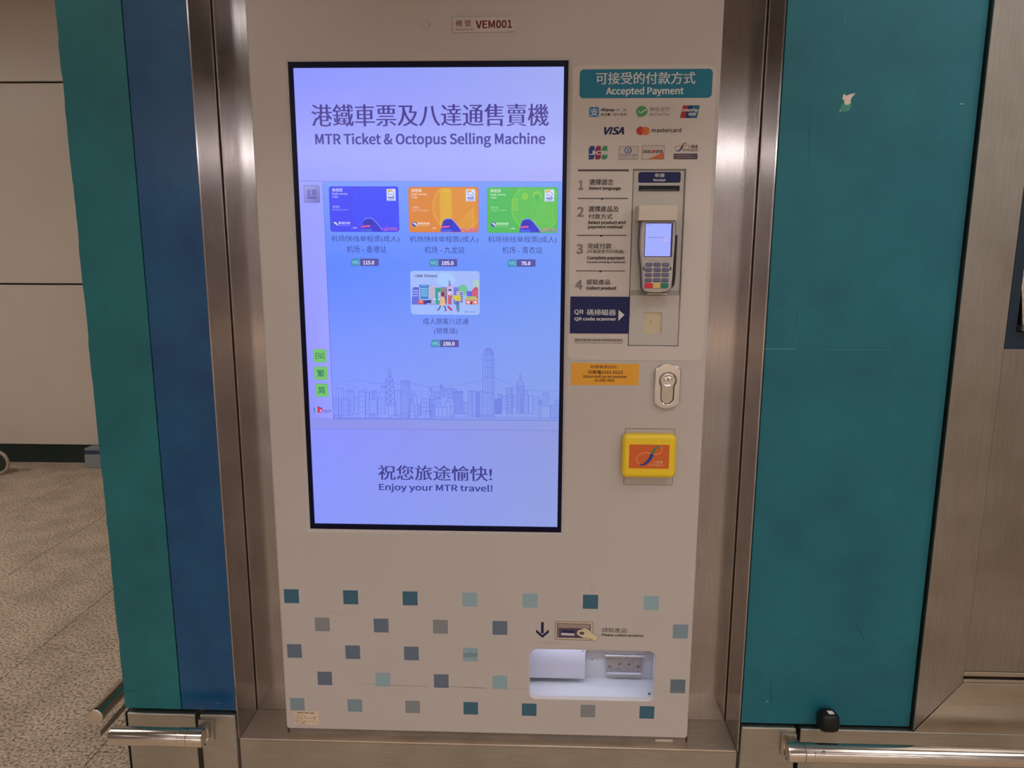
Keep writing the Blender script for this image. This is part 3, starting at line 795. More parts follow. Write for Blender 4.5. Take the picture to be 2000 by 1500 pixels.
GR(1200, 450, 1330, 870, (108, 120, 220)); p.disc(*g(1430, 520), 10.5, glow((110, 190, 150)), .9); GR(1340, 550, 1440, 820, (190, 200, 250))
for q in range(6): GR(1350, 570 + 44 * q, 1430, 595 + 44 * q, (50, 60, 150))
GR(1520, 545, 1650, 670, (110, 90, 230)); GR(1680, 280, 1815, 500, (170, 206, 190)); GR(1650, 520, 1800, 860, (206, 90, 120)); G([(1650, 520), (1740, 430), (1800, 480), (1800, 520)], (196, 80, 110))
GR(1500, 760, 1800, 870, (210, 120, 120)); G([(1455, 760), (1500, 720), (1780, 720), (1800, 760)], (196, 180, 120)); G([(1490, 720), (1530, 670), (1730, 670), (1770, 720)], (160, 190, 110)); GR(1615, 800, 1650, 870, (120, 40, 60))
for k in (1530, 1700): GR(k, 790, k + 60, 840, (230, 214, 240))
GR(330, 760, 470, 870, (212, 84, 90)); GR(380, 780, 430, 820, (240, 170, 170)); GR(470, 765, 545, 865, (60, 56, 150)); GR(545, 760, 655, 840, (50, 60, 120)); GR(180, 862, 1040, 872, (96, 100, 180))
G([(885, 680), (975, 680), (1010, 890), (860, 895)], (232, 176, 140)); p.disc(*g(930, 620), 3.9, glow((128, 44, 80)), 1.0); p.disc(*g(860, 620), 2.4, glow((226, 190, 200)))
G([(870, 900), (900, 900), (840, 1010), (815, 1010)], (40, 60, 120)); G([(960, 900), (990, 900), (1030, 1020), (1005, 1020)], (40, 60, 120)); G([(765, 980), (800, 985), (845, 1025), (830, 1030)], (90, 100, 180)); GR(970, 1015, 1030, 1032, (130, 60, 170))
G([(1035, 920), (1075, 900), (1175, 1000), (1140, 1035)], (196, 44, 84)); p.line([g(1150, 640), g(1190, 720)], .7, glow((90, 90, 170)))
G([(1170, 650), (1370, 640), (1375, 770), (1250, 790), (1180, 690)], (206, 200, 80)); GR(1280, 680, 1360, 780, (220, 190, 40)); GR(1275, 540, 1320, 640, (224, 178, 200)); p.disc(*g(1300, 525), 2.2, glow((150, 110, 160)))
G([(1245, 790), (1290, 790), (1305, 1000), (1280, 1000)], (84, 110, 160)); G([(1300, 790), (1340, 790), (1335, 1040), (1310, 1040)], (84, 116, 160)); GR(1260, 990, 1305, 1005, (60, 90, 140)); GR(1285, 1030, 1335, 1045, (60, 90, 140))
p.disc(*g(735, 740), 1.8, glow((236, 220, 250))); p.disc(*g(845, 740), 1.8, glow((236, 220, 250)))
p.text('成人 Adult', 907.5, 606.5, 928, 611, glow((90, 110, 190)))
p.build('ticket_picture', sc)
p = Print(YS - .0004); p.text('成人旅客八达通', 826, 621, 915, 634, NV, (-.004, -.004), 3); p.build('lettering', sc); p = Print(YS - .0004); p.text('(销售版)', 848, 640, 894, 654, NV, (-.004, -.004), 3); p.build('lettering', sc)
p = Print(YS - .0004); tagprice(p, 841, 663.5, '150.0', 865.5, 888); p.build('price_tag', sc)

# skyline line drawing
p = Print(YS - .0003); SK = glow((100, 112, 222)); SK2 = glow((112, 132, 228))
A1 = lambda x, y: (590 + x / 7.5, 660 + y / 7.5)
A2 = lambda x, y: (840 + x / 7.407, 660 + y / 7.407)
def ln(T, s, c=SK, w_=.75):
    for part in s.split('|'):
        v_ = [float(q) for q in part.replace(',', ' ').split()]; p.line([T(v_[i], v_[i + 1]) for i in range(0, len(v_), 2)], w_, c)
def bx_(T, x0, y0, x1, y1, rows=0, cols=0, c=SK):
    ln(T, f'{x0} {y1} {x0} {y0} {x1} {y0} {x1} {y1}', c)
    for i in range(1, rows): y = y0 + (y1 - y0) * i / rows; ln(T, f'{x0} {y} {x1} {y}', c, .6)
    for i in range(1, cols): x = x0 + (x1 - x0) * i / cols; ln(T, f'{x} {y0} {x} {y1}', c, .6)
ln(A1, '455 720 540 670 610 640 690 632 740 610 800 615 880 622 1000 655 1100 668 1220 672|740 585 740 612|1335 655 1400 675 1450 665|1575 650 1635 658 1640 680 1690 680 1780 705 1860 718 1950 712', SK2, .8)
ln(A1, '615 680 640 675 665 680 720 690|735 728 760 720 785 730|865 695 890 685 915 695|895 750 905 730 935 722 955 745 955 800', SK2)
for b_ in ((500, 735, 605, 1170, 0, 3), (640, 765, 760, 1130, 0, 4), (835, 770, 925, 1170, 5, 0), (460, 870, 540, 1170, 0, 4), (575, 890, 680, 1170, 3, 0), (680, 900, 705, 1100), (765, 860, 810, 1110),
           (930, 805, 985, 1165, 7, 0), (985, 905, 1100, 1170, 7, 0), (1110, 870, 1220, 1140, 8, 0), (1140, 790, 1225, 870), (990, 785, 1030, 905), (1040, 770, 1100, 905, 0, 3), (1155, 705, 1220, 745, 0, 4),
           (1355, 770, 1440, 1150, 0, 2), (1455, 625, 1560, 1170, 0, 5), (1560, 640, 1580, 1165), (1265, 990, 1375, 1170), (1300, 1130, 1430, 1170), (1455, 1105, 1570, 1168), (1690, 980, 1740, 1140, 0, 4),
           (1745, 890, 1865, 1140, 4, 3), (1870, 850, 1935, 1050, 3, 2), (1810, 1070, 1885, 1170), (1660, 980, 1690, 1165), (1550, 1140, 1670, 1170), (1620, 840, 1680, 980), (1600, 780, 1640, 880), (470, 1130, 720, 1170, 0, 3), (735, 1110, 810, 1165), (1000, 1110, 1070, 1165, 0, 3), (1890, 980, 1945, 1160, 2, 2)):
    bx_(A1, *b_)
ln(A1, '1265 450 1265 545|1300 450 1300 545|1265 540 1285 550 1300 540|1265 565 1225 600 1245 990 1370 990 1330 610 1305 565 1265 565|1225 620 1330 720 1240 800 1335 890 1250 985|1330 620 1230 710 1335 800 1245 890 1360 970|1285 550 1297 990|1225 600 1285 640 1330 610', SK, .9)
ln(A1, '1570 950 1570 1105|1640 950 1640 1105|1570 955 1600 885 1640 955|1600 890 1600 1100|1855 800 1890 730 1920 800|1890 730 1895 850|835 790 920 790|740 790 640 790|1455 640 1560 640', SK, .8)
for i in range(9): ln(A1, f'{1465 + i * 11} 640 {1465 + i * 11} {690 + (i % 3) * 18}|{1465 + i * 11} 800 {1465 + i * 11} {830 + (i % 4) * 16}', SK2, .5)
ln(A2, '0 705 60 705 120 720 150 690 165 665 180 695 185 740 240 705 290 685 440 685 520 660 620 645 700 625 765 622|930 578 990 585 1050 620 1130 660 1200 710 1245 735|1365 758 1450 755 1560 760 1700 765 1850 762', SK2, .8)
ln(A2, '765 1170 768 320 768 245 785 200 800 165 820 152 878 152 900 170 915 215 925 320 930 1170|768 320 925 320|775 240 918 240|770 420 930 430|768 568 930 572|768 795 930 798|800 165 800 1165|835 165 830 1165|860 170 858 1165|885 190 890 1165|905 210 912 1165|785 200 912 205|820 152 820 200|878 152 878 240|840 185 880 185', SK, .8)
for i in range(9): ln(A2, f'{822 + i * 6.5} 152 {822 + i * 6.5} 168', SK, .6)
for b_ in ((345, 780, 470, 1090, 0, 12), (350, 770, 468, 798), (560, 765, 605, 1160, 0, 2), (610, 770, 660, 1150, 0, 2), (670, 780, 720, 1150, 0, 6), (720, 770, 765, 1150, 0, 2), (940, 880, 1035, 1100, 0, 14),
           (1100, 725, 1195, 1100, 0, 5), (1115, 820, 1185, 1110, 6, 0), (980, 810, 1040, 880, 0, 4), (1045, 840, 1100, 1050, 0, 2), (1250, 690, 1360, 1100, 0, 9), (1320, 825, 1420, 1090, 9, 0), (1425, 835, 1485, 1090), (1485, 845, 1575, 1080, 7, 0),
           (1365, 760, 1405, 825), (1605, 980, 1735, 1150), (1620, 820, 1720, 980, 0, 4), (1740, 970, 1800, 1160, 0, 3), (1800, 900, 1855, 1170, 0, 3), (1380, 1090, 1575, 1155), (60, 1000, 245, 1160, 0, 3), (0, 885, 60, 1160, 5, 2), (65, 780, 140, 880, 0, 3), (85, 880, 155, 980, 0, 3),
           (200, 740, 270, 850, 0, 4), (270, 730, 330, 870, 0, 3), (325, 735, 385, 790, 0, 2), (215, 920, 300, 1000), (255, 870, 340, 930), (300, 995, 345, 1150), (480, 930, 560, 1100, 0, 4), (330, 1100, 540, 1160), (660, 1110, 930, 1160, 0, 6), (150, 700, 200, 860, 0, 3), (1580, 905, 1620, 970, 3, 3), (1205, 820, 1250, 1000, 0, 2)):
    bx_(A2, *b_)
ln(A2, '1250 690 1260 650 1285 615 1330 615 1350 650 1360 690|1300 520 1298 615|1304 520 1310 615|1255 660 1355 665|1620 820 1640 790 1670 780 1700 795 1715 820|85 880 120 855 155 885|560 770 585 760 605 775|1120 725 1120 820|1180 725 1180 820|160 665 160 740', SK, .8)
for y in (1140, 1150, 1160): ln(A2, f'0 {y} 540 {y + 2}|660 {y} 1850 {y + 8}', SK2, .5)
for x0_, x1_ in ((460, 1950),): ln(A1, f'{x0_} 1166 {x1_} 1176', SK, .8)
o = p.build('skyline_drawing', sc)

# ---- machine number plate, lock plug
np_ = Print(-.0031)
q = [onY(*c) for c in ((884.5, 34), (1005, 32.5), (1006, 62), (885.5, 64.5))]
plate('number_plate', [[q[3], q[2], q[1], q[0]]], -.003, -.0002, ink((208, 196, 194)), tm, .0008)
RED = ink((128, 52, 58))
np_.text('機 號', 890, 39, 920, 52, RED, (.012, .0), rot=.012); np_.text('MACHINE NO.', 890, 55.5, 927, 60, RED, (.0, .0), rot=.012)
np_.text('VEM001', 929, 40, 1000, 55.5, ink((112, 30, 36)), (.02, .02), rot=.012); np_.build('lettering', tm)
c = onY(832.5, 49)
lathe('plug', [(0, -.0012), (.0064, -.0012), (.0072, -.0004), (.0076, .0), ], (c[0], -.0004, c[1]), 'y', FACE, tm, 32)
rg = Print(-.0004); rg.line([(832.5 + 7.2 * math.cos(t_ / 24 * 6.2832), 49 + 7.2 * math.sin(t_ / 24 * 6.2832)) for t_ in range(25)], .9, ink((120, 106, 104))); rg.build('plug_outline', tm)

# ---- payment panel (printed film)
D0 = onY(1118, 127); D1 = onY(1375, 705)
d0x = onY(1118, 420)[0]; d1x = onY(1386, 420)[0]
plate('payment_panel', [rr(D0[0], D1[1], d1x, D0[1], .017, 8), rr(QX0 - .0015, QZ0 - .0015, QX1 + .0015, QZ1 + .0015)], -.0008, -.0001, DECAL, tm, .0003)
YP = -.0009
p = Print(YP); TEALB = ink((38, 124, 150)); WHT = ink((222, 220, 216)); TX = ink((78, 60, 58)); NVY = ink((34, 38, 88)); GRY = ink((140, 124, 130))
p.rect(1132.5, 135.5, 1390, 191, TEALB, 8)
p.text('可接受的付款方式', 1164, 141, 1358, 164, WHT, (.018, .0), 3); p.text('Accepted Payment', 1184, 170, 1335, 188, WHT, (.022, .012), 3)
# wallets
p.rect(1151, 209, 1169.5, 228.5, ink((58, 124, 178)), 3); S_ = ink((206, 214, 224))
p.text('支', 1152.5, 211, 1168.5, 226.5, S_, (.02, .012))
p.text('Alipay', 1173.5, 211, 1200, 218.8, ink((40, 32, 36)), (.03, .022)); p.text('HK', 1202, 213, 1210.5, 216.6, ink((96, 120, 150)), (.01, .01)); p.text('和', 1217, 212, 1223, 217.2, TX)
p.text('支付寶', 1173.5, 221, 1192, 226.5, TX, (.03, .02)); p.text('用戶適用', 1197, 221, 1223, 226.5, TX)
p.disc(1253.5, 217.5, 10, ink((84, 160, 96)), 1.12); p.poly([(1246, 223), (1245, 229), (1252, 226)], ink((84, 160, 96)))
p.line([(1248, 217.5), (1251, 220.5), (1262.5, 213.5)], 1.7, WHT)
p.text('微信支付', 1269, 209, 1308, 217.5, ink((96, 86, 86)), (-.004, -.004)); p.text('WeChat Pay', 1268.5, 220, 1307.5, 228, ink((110, 100, 98)))
def slant(x0, x1, c, w_=0): p.poly([(x0 + 6, 206), (x1 + 6, 206), (x1, 230.5), (x0, 230.5)], ink(c))
slant(1328, 1338, (176, 52, 60)); slant(1338, 1348, (40, 54, 112)); slant(1348, 1361, (36, 104, 128))
p.text('UnionPay', 1332, 211.5, 1364, 219.5, WHT, (.02, .02), skew=.15); p.text('银联', 1344, 220, 1360, 226, WHT, (.02, .02), skew=.15)
p.text('VISA', 1176, 248, 1223, 263, ink((30, 32, 80)), (.034, .016), 3, skew=.3)
p.disc(1250.8, 255.5, 8, ink((186, 58, 44))); p.disc(1261, 255.8, 8, ink((216, 118, 66))); p.poly([(1256, 249.4), (1258.6, 255.5), (1256, 261.8), (1253.4, 255.5)], ink((208, 86, 46)))
p.text('mastercard', 1273, 250, 1330.5, 258.4, ink((62, 52, 54)), (.015, .015))
for k, (c, ch) in enumerate((((42, 70, 134), 'J'), ((150, 46, 72), 'C'), ((72, 142, 96), 'B'))):
    x = 1150 + 12.6 * k; p.poly([(x + 4, 285), (x + 11, 285), (x + 11, 308), (x + 7.5, 311.5), (x, 311.5), (x, 290)], ink(c)); p.text(ch, x + .8, 294.5, x + 11, 302.5, WHT, (.03, .02))
def frame(x0, y0, x1, y1, c, r_=2): p.rect(x0, y0, x1, y1, ink(c), r_); p.rect(x0 + .9, y0 + .9, x1 - .9, y1 - .9, ink((204, 190, 178)), r_)
frame(1209, 285.5, 1246, 311.5, (130, 120, 116)); p.disc(1226.5, 293.5, 6.6, ink((70, 92, 140)), 1.1); p.disc(1226, 293.3, 5, ink((206, 200, 206))); p.rect(1224, 289.6, 1225.4, 297.4, ink((70, 92, 140))); p.rect(1227, 289.6, 1228.4, 297.4, ink((70, 92, 140)))
p.text('Diners Club', 1211.5, 300, 1243, 305, ink((84, 88, 112)), (.01, .01)); p.text('INTERNATIONAL', 1211.5, 306.5, 1242.5, 309, ink((84, 88, 112)))
frame(1254, 284, 1297, 311.5, (130, 120, 116)); p.poly([(1265, 310.8), (1296.2, 297.5), (1296.2, 310.8)], ink((206, 112, 62)))
p.text('DISC', 1256.5, 293, 1273.5, 299.3, ink((50, 42, 46)), (.03, .02)); p.disc(1277, 296.2, 3.2, ink((196, 66, 50))); p.text('VER', 1280.5, 293, 1294, 299.3, ink((50, 42, 46)), (.03, .02))


def loopmark(p, x, y, s, c_l, c_r, c_b, c_t):
    """ribbon mark like a slanted figure eight; x,y = crossing point, s = scale"""
    Lp = [(0, 0), (-7, -2), (-15, .5), (-18, 6), (-15, 11), (-9, 11.5)]
    Rp = [(0, 0), (6, 0), (10, -3), (11, -7), (8, -8.5), (4, -7)]
    f_ = lambda P_: [(x + a_ * s, y + b2 * s) for a_, b2 in P_]
    def sm(P_):
        o2 = []
        for i in range(len(P_) - 1):
            p0, p1, p2, p3 = P_[max(i - 1, 0)], P_[i], P_[i + 1], P_[min(i + 2, len(P_) - 1)]
            for t_ in (0, .25, .5, .75):
                o2.append(tuple(.5 * (2 * p1[j] + (p2[j] - p0[j]) * t_ + (2 * p0[j] - 5 * p1[j] + 4 * p2[j] - p3[j]) * t_ * t_ + (3 * p1[j] - p0[j] - 3 * p2[j] + p3[j]) * t_ ** 3) for j in (0, 1)))
        return o2 + [P_[-1]]
    a_ = sm(f_(Lp)); p.band(a_, [1.3 * s] * len(a_), c_l)
    a_ = sm(f_(Rp)); p.band(a_, [1.3 * s] * len(a_), c_r)
    a_ = sm(f_([(0, -.5), (-2, 4), (-6, 9), (-10, 11.5), (-15, 11.8)])); n = len(a_); p.band(a_, [3.6 * s * (1 - (i / n) ** 2) + .3 for i in range(n)], c_b)
    a_ = sm(f_([(0, -.8), (1.5, -4), (4, -7), (7.5, -8.6), (10, -8.4)])); n = len(a_); p.band(a_, [3.0 * s * (1 - (i / n) ** 1.5) + .3 for i in range(n)], c_t)


loopmark(p, 1332.5, 286, .78, ink((190, 150, 110)), ink((170, 120, 104)), ink((52, 62, 128)), ink((130, 110, 80)))
p.text('八達通', 1343.5, 283, 1362.5, 289.7, TX, (.02, .01)); p.text('Octopus', 1333.5, 290.3, 1363, 296.8, ink((88, 76, 72)), (.01, .01))
p.rect(1316, 300, 1362, 311, ink((92, 78, 88))); p.rect(1320, 302.6, 1349, 304.4, ink((140, 124, 132))); p.rect(1319, 306.8, 1358, 308, ink((140, 124, 132)))
# four steps
DK = ink((62, 48, 50)); p.rect(1129, 331, 1228, 334.3, ink((84, 66, 74)))
for (y, xa, xb) in ((387.5, 1128.5, 1226), (459.5, 1126.5, 1223.5), (529, 1125, 1220.5)):
    p.rect(xa, y - .7, xb, y + .9, DK); m_ = xa + 47.5; p.poly([(m_ - 3.6, y), (m_ + 3.8, y), (m_ + .2, y + 3.6)], DK)
for s, b_ in (('1', (1130, 352, 1139, 371)), ('2', (1127.5, 404, 1140, 423.5)), ('3', (1126, 476.5, 1138.5, 496)), ('4', (1123.5, 547, 1138, 565.5))): p.text(s, *b_, GRY, (.02, .02), 3)
BK = ink((58, 46, 46))
for s, b_, w_ in (('選擇語言', (1151, 350, 1198, 361.5), (.016, 0)), ('Select language', (1150, 364.5, 1212.5, 372), (.028, .022)),
                  ('選擇產品及', (1149.5, 402.5, 1208.5, 414), (.016, 0)), ('付款方式', (1149.5, 417.5, 1196, 428), (.016, 0)), ('Select product and', (1148.5, 431, 1221.5, 439.3), (.028, .022)), ('payment method', (1148.5, 440, 1215.5, 447.5), (.028, .022)),
                  ('完成付款', (1147.5, 475, 1194, 486), (.016, 0)), ('(可選是否列印收據)', (1146.5, 487.5, 1218.5, 496), (.008, 0)), ('Complete payment', (1146.5, 500, 1220, 508.5), (.028, .022)), ('(receipt printing is optional)', (1146, 509.5, 1221.5, 515), (.02, .018)),
                  ('提取產品', (1145.5, 545.5, 1191.5, 556), (.016, 0)), ('Collect product', (1145, 559, 1203.5, 567.3), (.028, .022))):
    p.text(s, *b_, BK, w_, 3)
p.rect(1114, 579, 1227, 651.5, NVY)
p.text('QR', 1121.5, 604.5, 1139.5, 615, WHT, (.012, .01), 3); p.text('碼掃瞄器', 1146, 604, 1202.5, 616, WHT, (.01, 0), 3); p.text('QR code scanner', 1122, 619, 1203, 627.5, WHT, (.022, .018), 3)
p.poly([(1208, 605), (1219.5, 615), (1207.5, 626.5)], WHT)
p.text('請將流動通訊裝置的螢幕亮度調高', 1122, 661, 1216, 667, TX, (.012, 0)); p.text('Please increase the brightness level of your mobile device', 1122, 668.3, 1216, 671.3, TX, (.015, .01))
p.build('payment_lettering', tm)

# orange staff notice
plate('staff_notice', [[onY(1114.5, 752), onY(1247, 752.5), onY(1248.5, 711), onY(1116, 708.5)]], -.0005, -.0001, ink((240, 172, 60)), tm, 0)
p = Print(-.0006); OT = ink((104, 62, 30))
p.text('如需職員協助，', 1153, 713, 1208, 720, OT, (.012, 0)); p.text('可致電2261 0522', 1148, 723, 1216.5, 731, OT, (.025, .01)); p.text('Station staff can be contacted', 1139, 732.3, 1223.5, 738.5, OT, (.025, .02)); p.text('on 2261 0522', 1161.5, 740, 1200, 745.5, OT, (.025, .02))
p.build('staff_notice_lettering', tm)

# ---- payment module plate
STEPZ = onY(1275, 572)[1]
box('module_plate', QX0 + .0012, QX1 - .0012, .0045, .008, STEPZ + .005, QZ1 - .0012, PLATE, tm)
hexa('module_step', [(QX0 + .0012, .0008, STEPZ - .0052), (QX1 - .0012, .0008, STEPZ - .0052), (QX1 - .0012, .0045, STEPZ + .0048), (QX0 + .0012, .0045, STEPZ + .0048),
                     (QX0 + .0012, .010, STEPZ - .0052), (QX1 - .0012, .010, STEPZ - .0052), (QX1 - .0012, .010, STEPZ + .0048), (QX0 + .0012, .010, STEPZ + .0048)], paint('step_grey', (160, 150, 142)), tm)
sw0 = onY(1258.5, 610); sw1 = onY(1291.5, 653)
plate('scanner_plate', [rr(QX0 + .0012, QZ0 + .0012, QX1 - .0012, STEPZ - .0054), rr(sw0[0], sw1[1], sw1[0], sw0[1])], .0006, .006, PLATE, tm, .0003)
box('scanner_window', sw0[0], sw1[0], .0035, .0055, sw1[1], sw0[1], paint('scanner_glass', (206, 192, 160), rough=.12, spec=.6), tm)
c = onY(1271.5, 628.5); lathe('scanner_eye', [(0, 0), (.0011, 0), (.0011, .001)], (c[0], .003, c[1]), 'y', BLACK, tm, 12)
box('module_gap', QX0, QX1, .0101, .0125, QZ0, QZ1, BLACK, tm)
r0 = onY(1247, 336, .0045); r1 = onY(1329, 357, .0045)
plate('receipt_label', [rr(r0[0], r1[1], r1[0], r0[1], .004)], .0041, .0045, NVY, tm, .0001)
p = Print(.004); p.text('收據', 1279, 338.5, 1298, 346, WHT, (.012, 0)); p.text('Receipt', 1276, 349, 1300, 355, WHT, (.02, .02)); p.build('receipt_lettering', tm)
r0 = onY(1247.5, 362.5, .0045); r1 = onY(1327, 373, .0045)
plate('receipt_slot', [rr(r0[0], r1[1], r1[0], r0[1]), rr(r0[0] + .0015, r1[1] + .0015, r1[0] - .0015, r0[1] - .0015)], .0025, .0045, paint('slot_navy', (20, 22, 40), rough=.3), tm)
box('slot_mouth', r0[0] + .001, r1[0] - .001, .0040, .0046, r1[1] + .001, r0[1] - .001, paint('slot_dark', (10, 10, 20), rough=.5), tm)
box('slot_lip', r0[0] + .004, r1[0] - .007, .001, .004, r1[1] + .0014, r1[1] + .0026, paint('slot_lip', (90, 82, 96), rough=.3, metal=.6), tm)
# hood over the terminal
h0 = onY(1248, 401, -.045); h1 = onY(1323, 430.5, -.045)
box('terminal_hood', h0[0], h1[0], -.045, .0044, h1[1], h0[1], HOOD, tm, .0012)

# ---- card reader backing plate outline + lock
e0 = onY(1222, 837.5); e1 = onY(1311, 947)
plate('reader_backplate', [rr(e0[0], e1[1], e1[0] + .0015, e0[1])], -.0006, -.0001, FACE, tm, 0)
plate('reader_backplate_gap', [rr(e0[0] - .0009, e1[1] - .0009, e1[0] + .0024, e0[1] + .0009), rr(e0[0], e1[1], e1[0] + .0015, e0[1])], -.0003, -.0001, ink((66, 56, 48)), tm, 0)
lk0 = onY(1280, 710, -.006); lk1 = onY(1326.5, 798, -.006)


def capsule(x0, z0, x1, z1, cut):
    """tall plate with straight sides and arched ends"""
    cx = (x0 + x1) / 2; W = (x1 - x0) / 2; pts = []; R_ = (W * W + cut * cut) / (2 * cut); a = math.asin(W / R_)
    for i in range(13): t_ = -a + 2 * a * i / 12; pts.append((cx - R_ * math.sin(t_), z1 - R_ + R_ * math.cos(t_)))
    for i in range(13): t_ = -a + 2 * a * i / 12; pts.append((cx + R_ * math.sin(t_), z0 + R_ - R_ * math.cos(t_)))
    return pts


cxl = (lk0[0] + lk1[0]) / 2; kz = onY(1303, 743, -.006)[1]
def keyprof(cx, cz, r, w2, zlow):
    pts = []; a0 = math.asin(w2 / r)
    n = 24
    for i in range(n + 1):
        t_ = -math.pi / 2 + a0 + (2 * math.pi - 2 * a0) * i / n; pts.append((cx + r * math.cos(t_), cz + r * math.sin(t_)))
    for i in range(9):
        t_ = math.pi + math.pi * i / 8; pts.append((cx + w2 * math.cos(t_), zlow + w2 + w2 * math.sin(t_)))
    return pts
zl = onY(1303, 789, -.006)[1]
plate('lock_escutcheon', [capsule(lk0[0], lk1[1], lk1[0], lk0[1], .013), keyprof(cxl + .0005, kz, .0178, .0135, zl)], -.008, -.0002, CHROME, tm, .0015, 3)
plate('lock_cylinder', [keyprof(cxl + .0005, kz, .0168, .0125, zl + .001)], -.006, -.0002, paint('satin_lock', (205, 196, 186), rough=.22, metal=1), tm, .001, 3)
lathe('lock_core', [(0, -.0105), (.0075, -.0105), (.0085, -.0098), (.0085, -.0085), (.0108, -.0085), (.012, -.009), (.0145, -.0085), (.0155, -.0055)], (cxl + .0005, 0, kz), 'y', CHROME, tm, 32)
box('keyhole', cxl - .0004, cxl + .0014, -.0109, -.0100, kz - .001, kz + .0045, BLACK, tm)

# ---- printed squares
SQ = [(1, [(569.8, 0), (684.6, 0), (801.1, 0), (917.8, 2), (1035, 2), (1153.1, 0), (1271.8, 2)], (1165.8, 1178)),
      (2, [(629.3, 3), (744.2, 1), (860.2, 3), (976.5, 1), (1329.5, 4)], (1221, 1235)),
      (3, [(575.3, 1), (689.2, 1), (803.5, 1), (918.5, 2)], (1272.9, 1280.5)),
      (4, [(634.9, 1), (748.1, 2), (861.9, 1), (976.5, 2), (1325.2, 5)], (1326.8, 1342.5)),
      (5, [(581, 4), (693.5, 4), (806.4, 3), (919.8, 0), (1034.2, 0), (1149.1, 3), (1264.7, 0)], (1375.7, 1393.4))]
SC = [(60, 104, 124), (104, 116, 136), (150, 178, 184), (138, 140, 142), (132, 150, 158), (106, 120, 132)]
x00, z00 = -.3306, None
GX, GZ, GS = -.3306, 1.6 - .1284 - .6556, .0680
GZ = onY(917.8, 1170.9)[1]
X1 = onY(917.8, 1170.9)[0]
for row, lst, _ in SQ:
    z = GZ - (row - 1) * .0680
    for px_, ci in lst:
        k = round((px_ - 917.8) / {1: 116.9, 2: 116, 3: 114.5, 4: 114, 5: 113.9}[row] * 2)
        x = X1 + k * .0680
        h = .0170; hz = .0170 if row < 5 else .0158
        o = plate('printed_square', [rr(x - h, z - hz, x + h, z + hz)], -.0003, -.0001, paint('square_%d' % ci, SC[ci], rough=.5), tm, 0)
p = Print(-.0004)
random.seed(11)
for i in range(11): p.line([(905.5 + i * 2.5, 1276 + random.uniform(-2, 1)), (906.2 + i * 2.5, 1284 + random.uniform(-2, 1))], .8, ink((70, 84, 88)))
SCF = ink((168, 156, 146))
for a_, b2 in (((702, 1334), (735, 1337)), ((762, 1338), (835, 1341)), ((876, 1340), (950, 1345)), ((990, 1344), (1034, 1346)), ((1150, 1136), (1160, 1160)), ((1130, 1425), (1138, 1412)), ((1040, 1254), (1100, 1257)), ((1290, 1350), (1341, 1352)), ((640, 1192), (676, 1204)), ((1325, 1349), (1333, 1350))):
    p.line([a_, b2], .7, SCF)
p.line([(905, 1342), (946, 1343.5)], .7, ink((130, 110, 96))); p.line([(1326, 1348.5), (1334, 1349.5)], .8, ink((70, 80, 90)))
p.build('scuff_mark', tm)['kind'] = 'stuff'
# data sticker
plate('data_sticker', [[onY(574.5, 1414), onY(623, 1416), onY(622.5, 1389.5), onY(574.5, 1388.5)]], -.0006, -.0002, ink((226, 204, 178)), tm, 0)
p = Print(-.0008); IB = ink((120, 96, 74))
p.rect(580, 1391, 593, 1393, IB); p.rect(595, 1391.6, 603, 1393.6, IB); p.rect(605, 1391.9, 614, 1393.9, IB)
for y, xs in ((1396, (576, 594)), (1399, (577, 590)), (1399, (593, 597)), (1402, (577, 592)), (1402, (595, 603)), (1402, (606, 610)), (1404.4, (576, 592)), (1407.2, (576, 588)), (1408.3, (590, 600)), (1408.6, (602, 620)), (1410.4, (576, 584)), (1410.5, (588, 596)), (1413, (586, 596))):
    p.rect(xs[0], y, xs[1], y + .9, IB)
p.disc(614.5, 1400.8, 1.3, IB); p.disc(614.5, 1403.8, 1.3, IB)
p.build('data_sticker_lettering', tm)

# ---- collect product print
p = Print(-.0002); AR = ink((30, 34, 76)); OL = ink((96, 78, 66))
p.rect(1056.8, 1215, 1061.8, 1237, AR); p.poly([(1047, 1229), (1047, 1235), (1059.4, 1246), (1072, 1235.5), (1072, 1229.5), (1059.4, 1240)], AR)
def orr(x0, y0, x1, y1, c, c2, r_): p.rect(x0, y0, x1, y1, c, r_); p.rect(x0 + .9, y0 + .9, x1 - .9, y1 - .9, c2, r_ - .5)
orr(1084, 1213, 1158, 1251, OL, ink((208, 190, 172)), 4)
p.poly([(1088, 1217), (1153.5, 1219), (1153, 1246.5), (1088, 1245)], ink((128, 110, 108))); p.poly([(1090, 1218), (1152, 1220), (1151, 1227), (1090, 1226)], ink((166, 146, 136)))
p.poly([(1092, 1227), (1151, 1228), (1151, 1246), (1092, 1244.5)], ink((84, 70, 92))); p.poly([(1098, 1231), (1121, 1232), (1123, 1236), (1098, 1235.5)], NVY); p.poly([(1096.5, 1236), (1122, 1237.5), (1122, 1241.5), (1096, 1240.5)], ink((216, 206, 206)))
p.line([(1088, 1217), (1153.5, 1219), (1153, 1246.5), (1088, 1245), (1088, 1217)], .7, OL)
HD = [(1126, 1236), (1129, 1231), (1136, 1229), (1141, 1226.5), (1149, 1229), (1156, 1236), (1169, 1243.5), (1164, 1253.5), (1152, 1247), (1140, 1246), (1131, 1242), (1127, 1239)]
p.poly(HD, ink((226, 208, 172))); p.line(HD + [HD[0]], .7, OL); p.poly([(1131, 1235), (1138, 1233.5), (1142, 1236.5), (1139, 1240), (1133, 1239)], ink((84, 70, 92))); p.line([(1136, 1230), (1143, 1231), (1147, 1235)], .6, OL); p.line([(1127, 1236), (1131, 1234), (1134, 1236)], .6, OL)
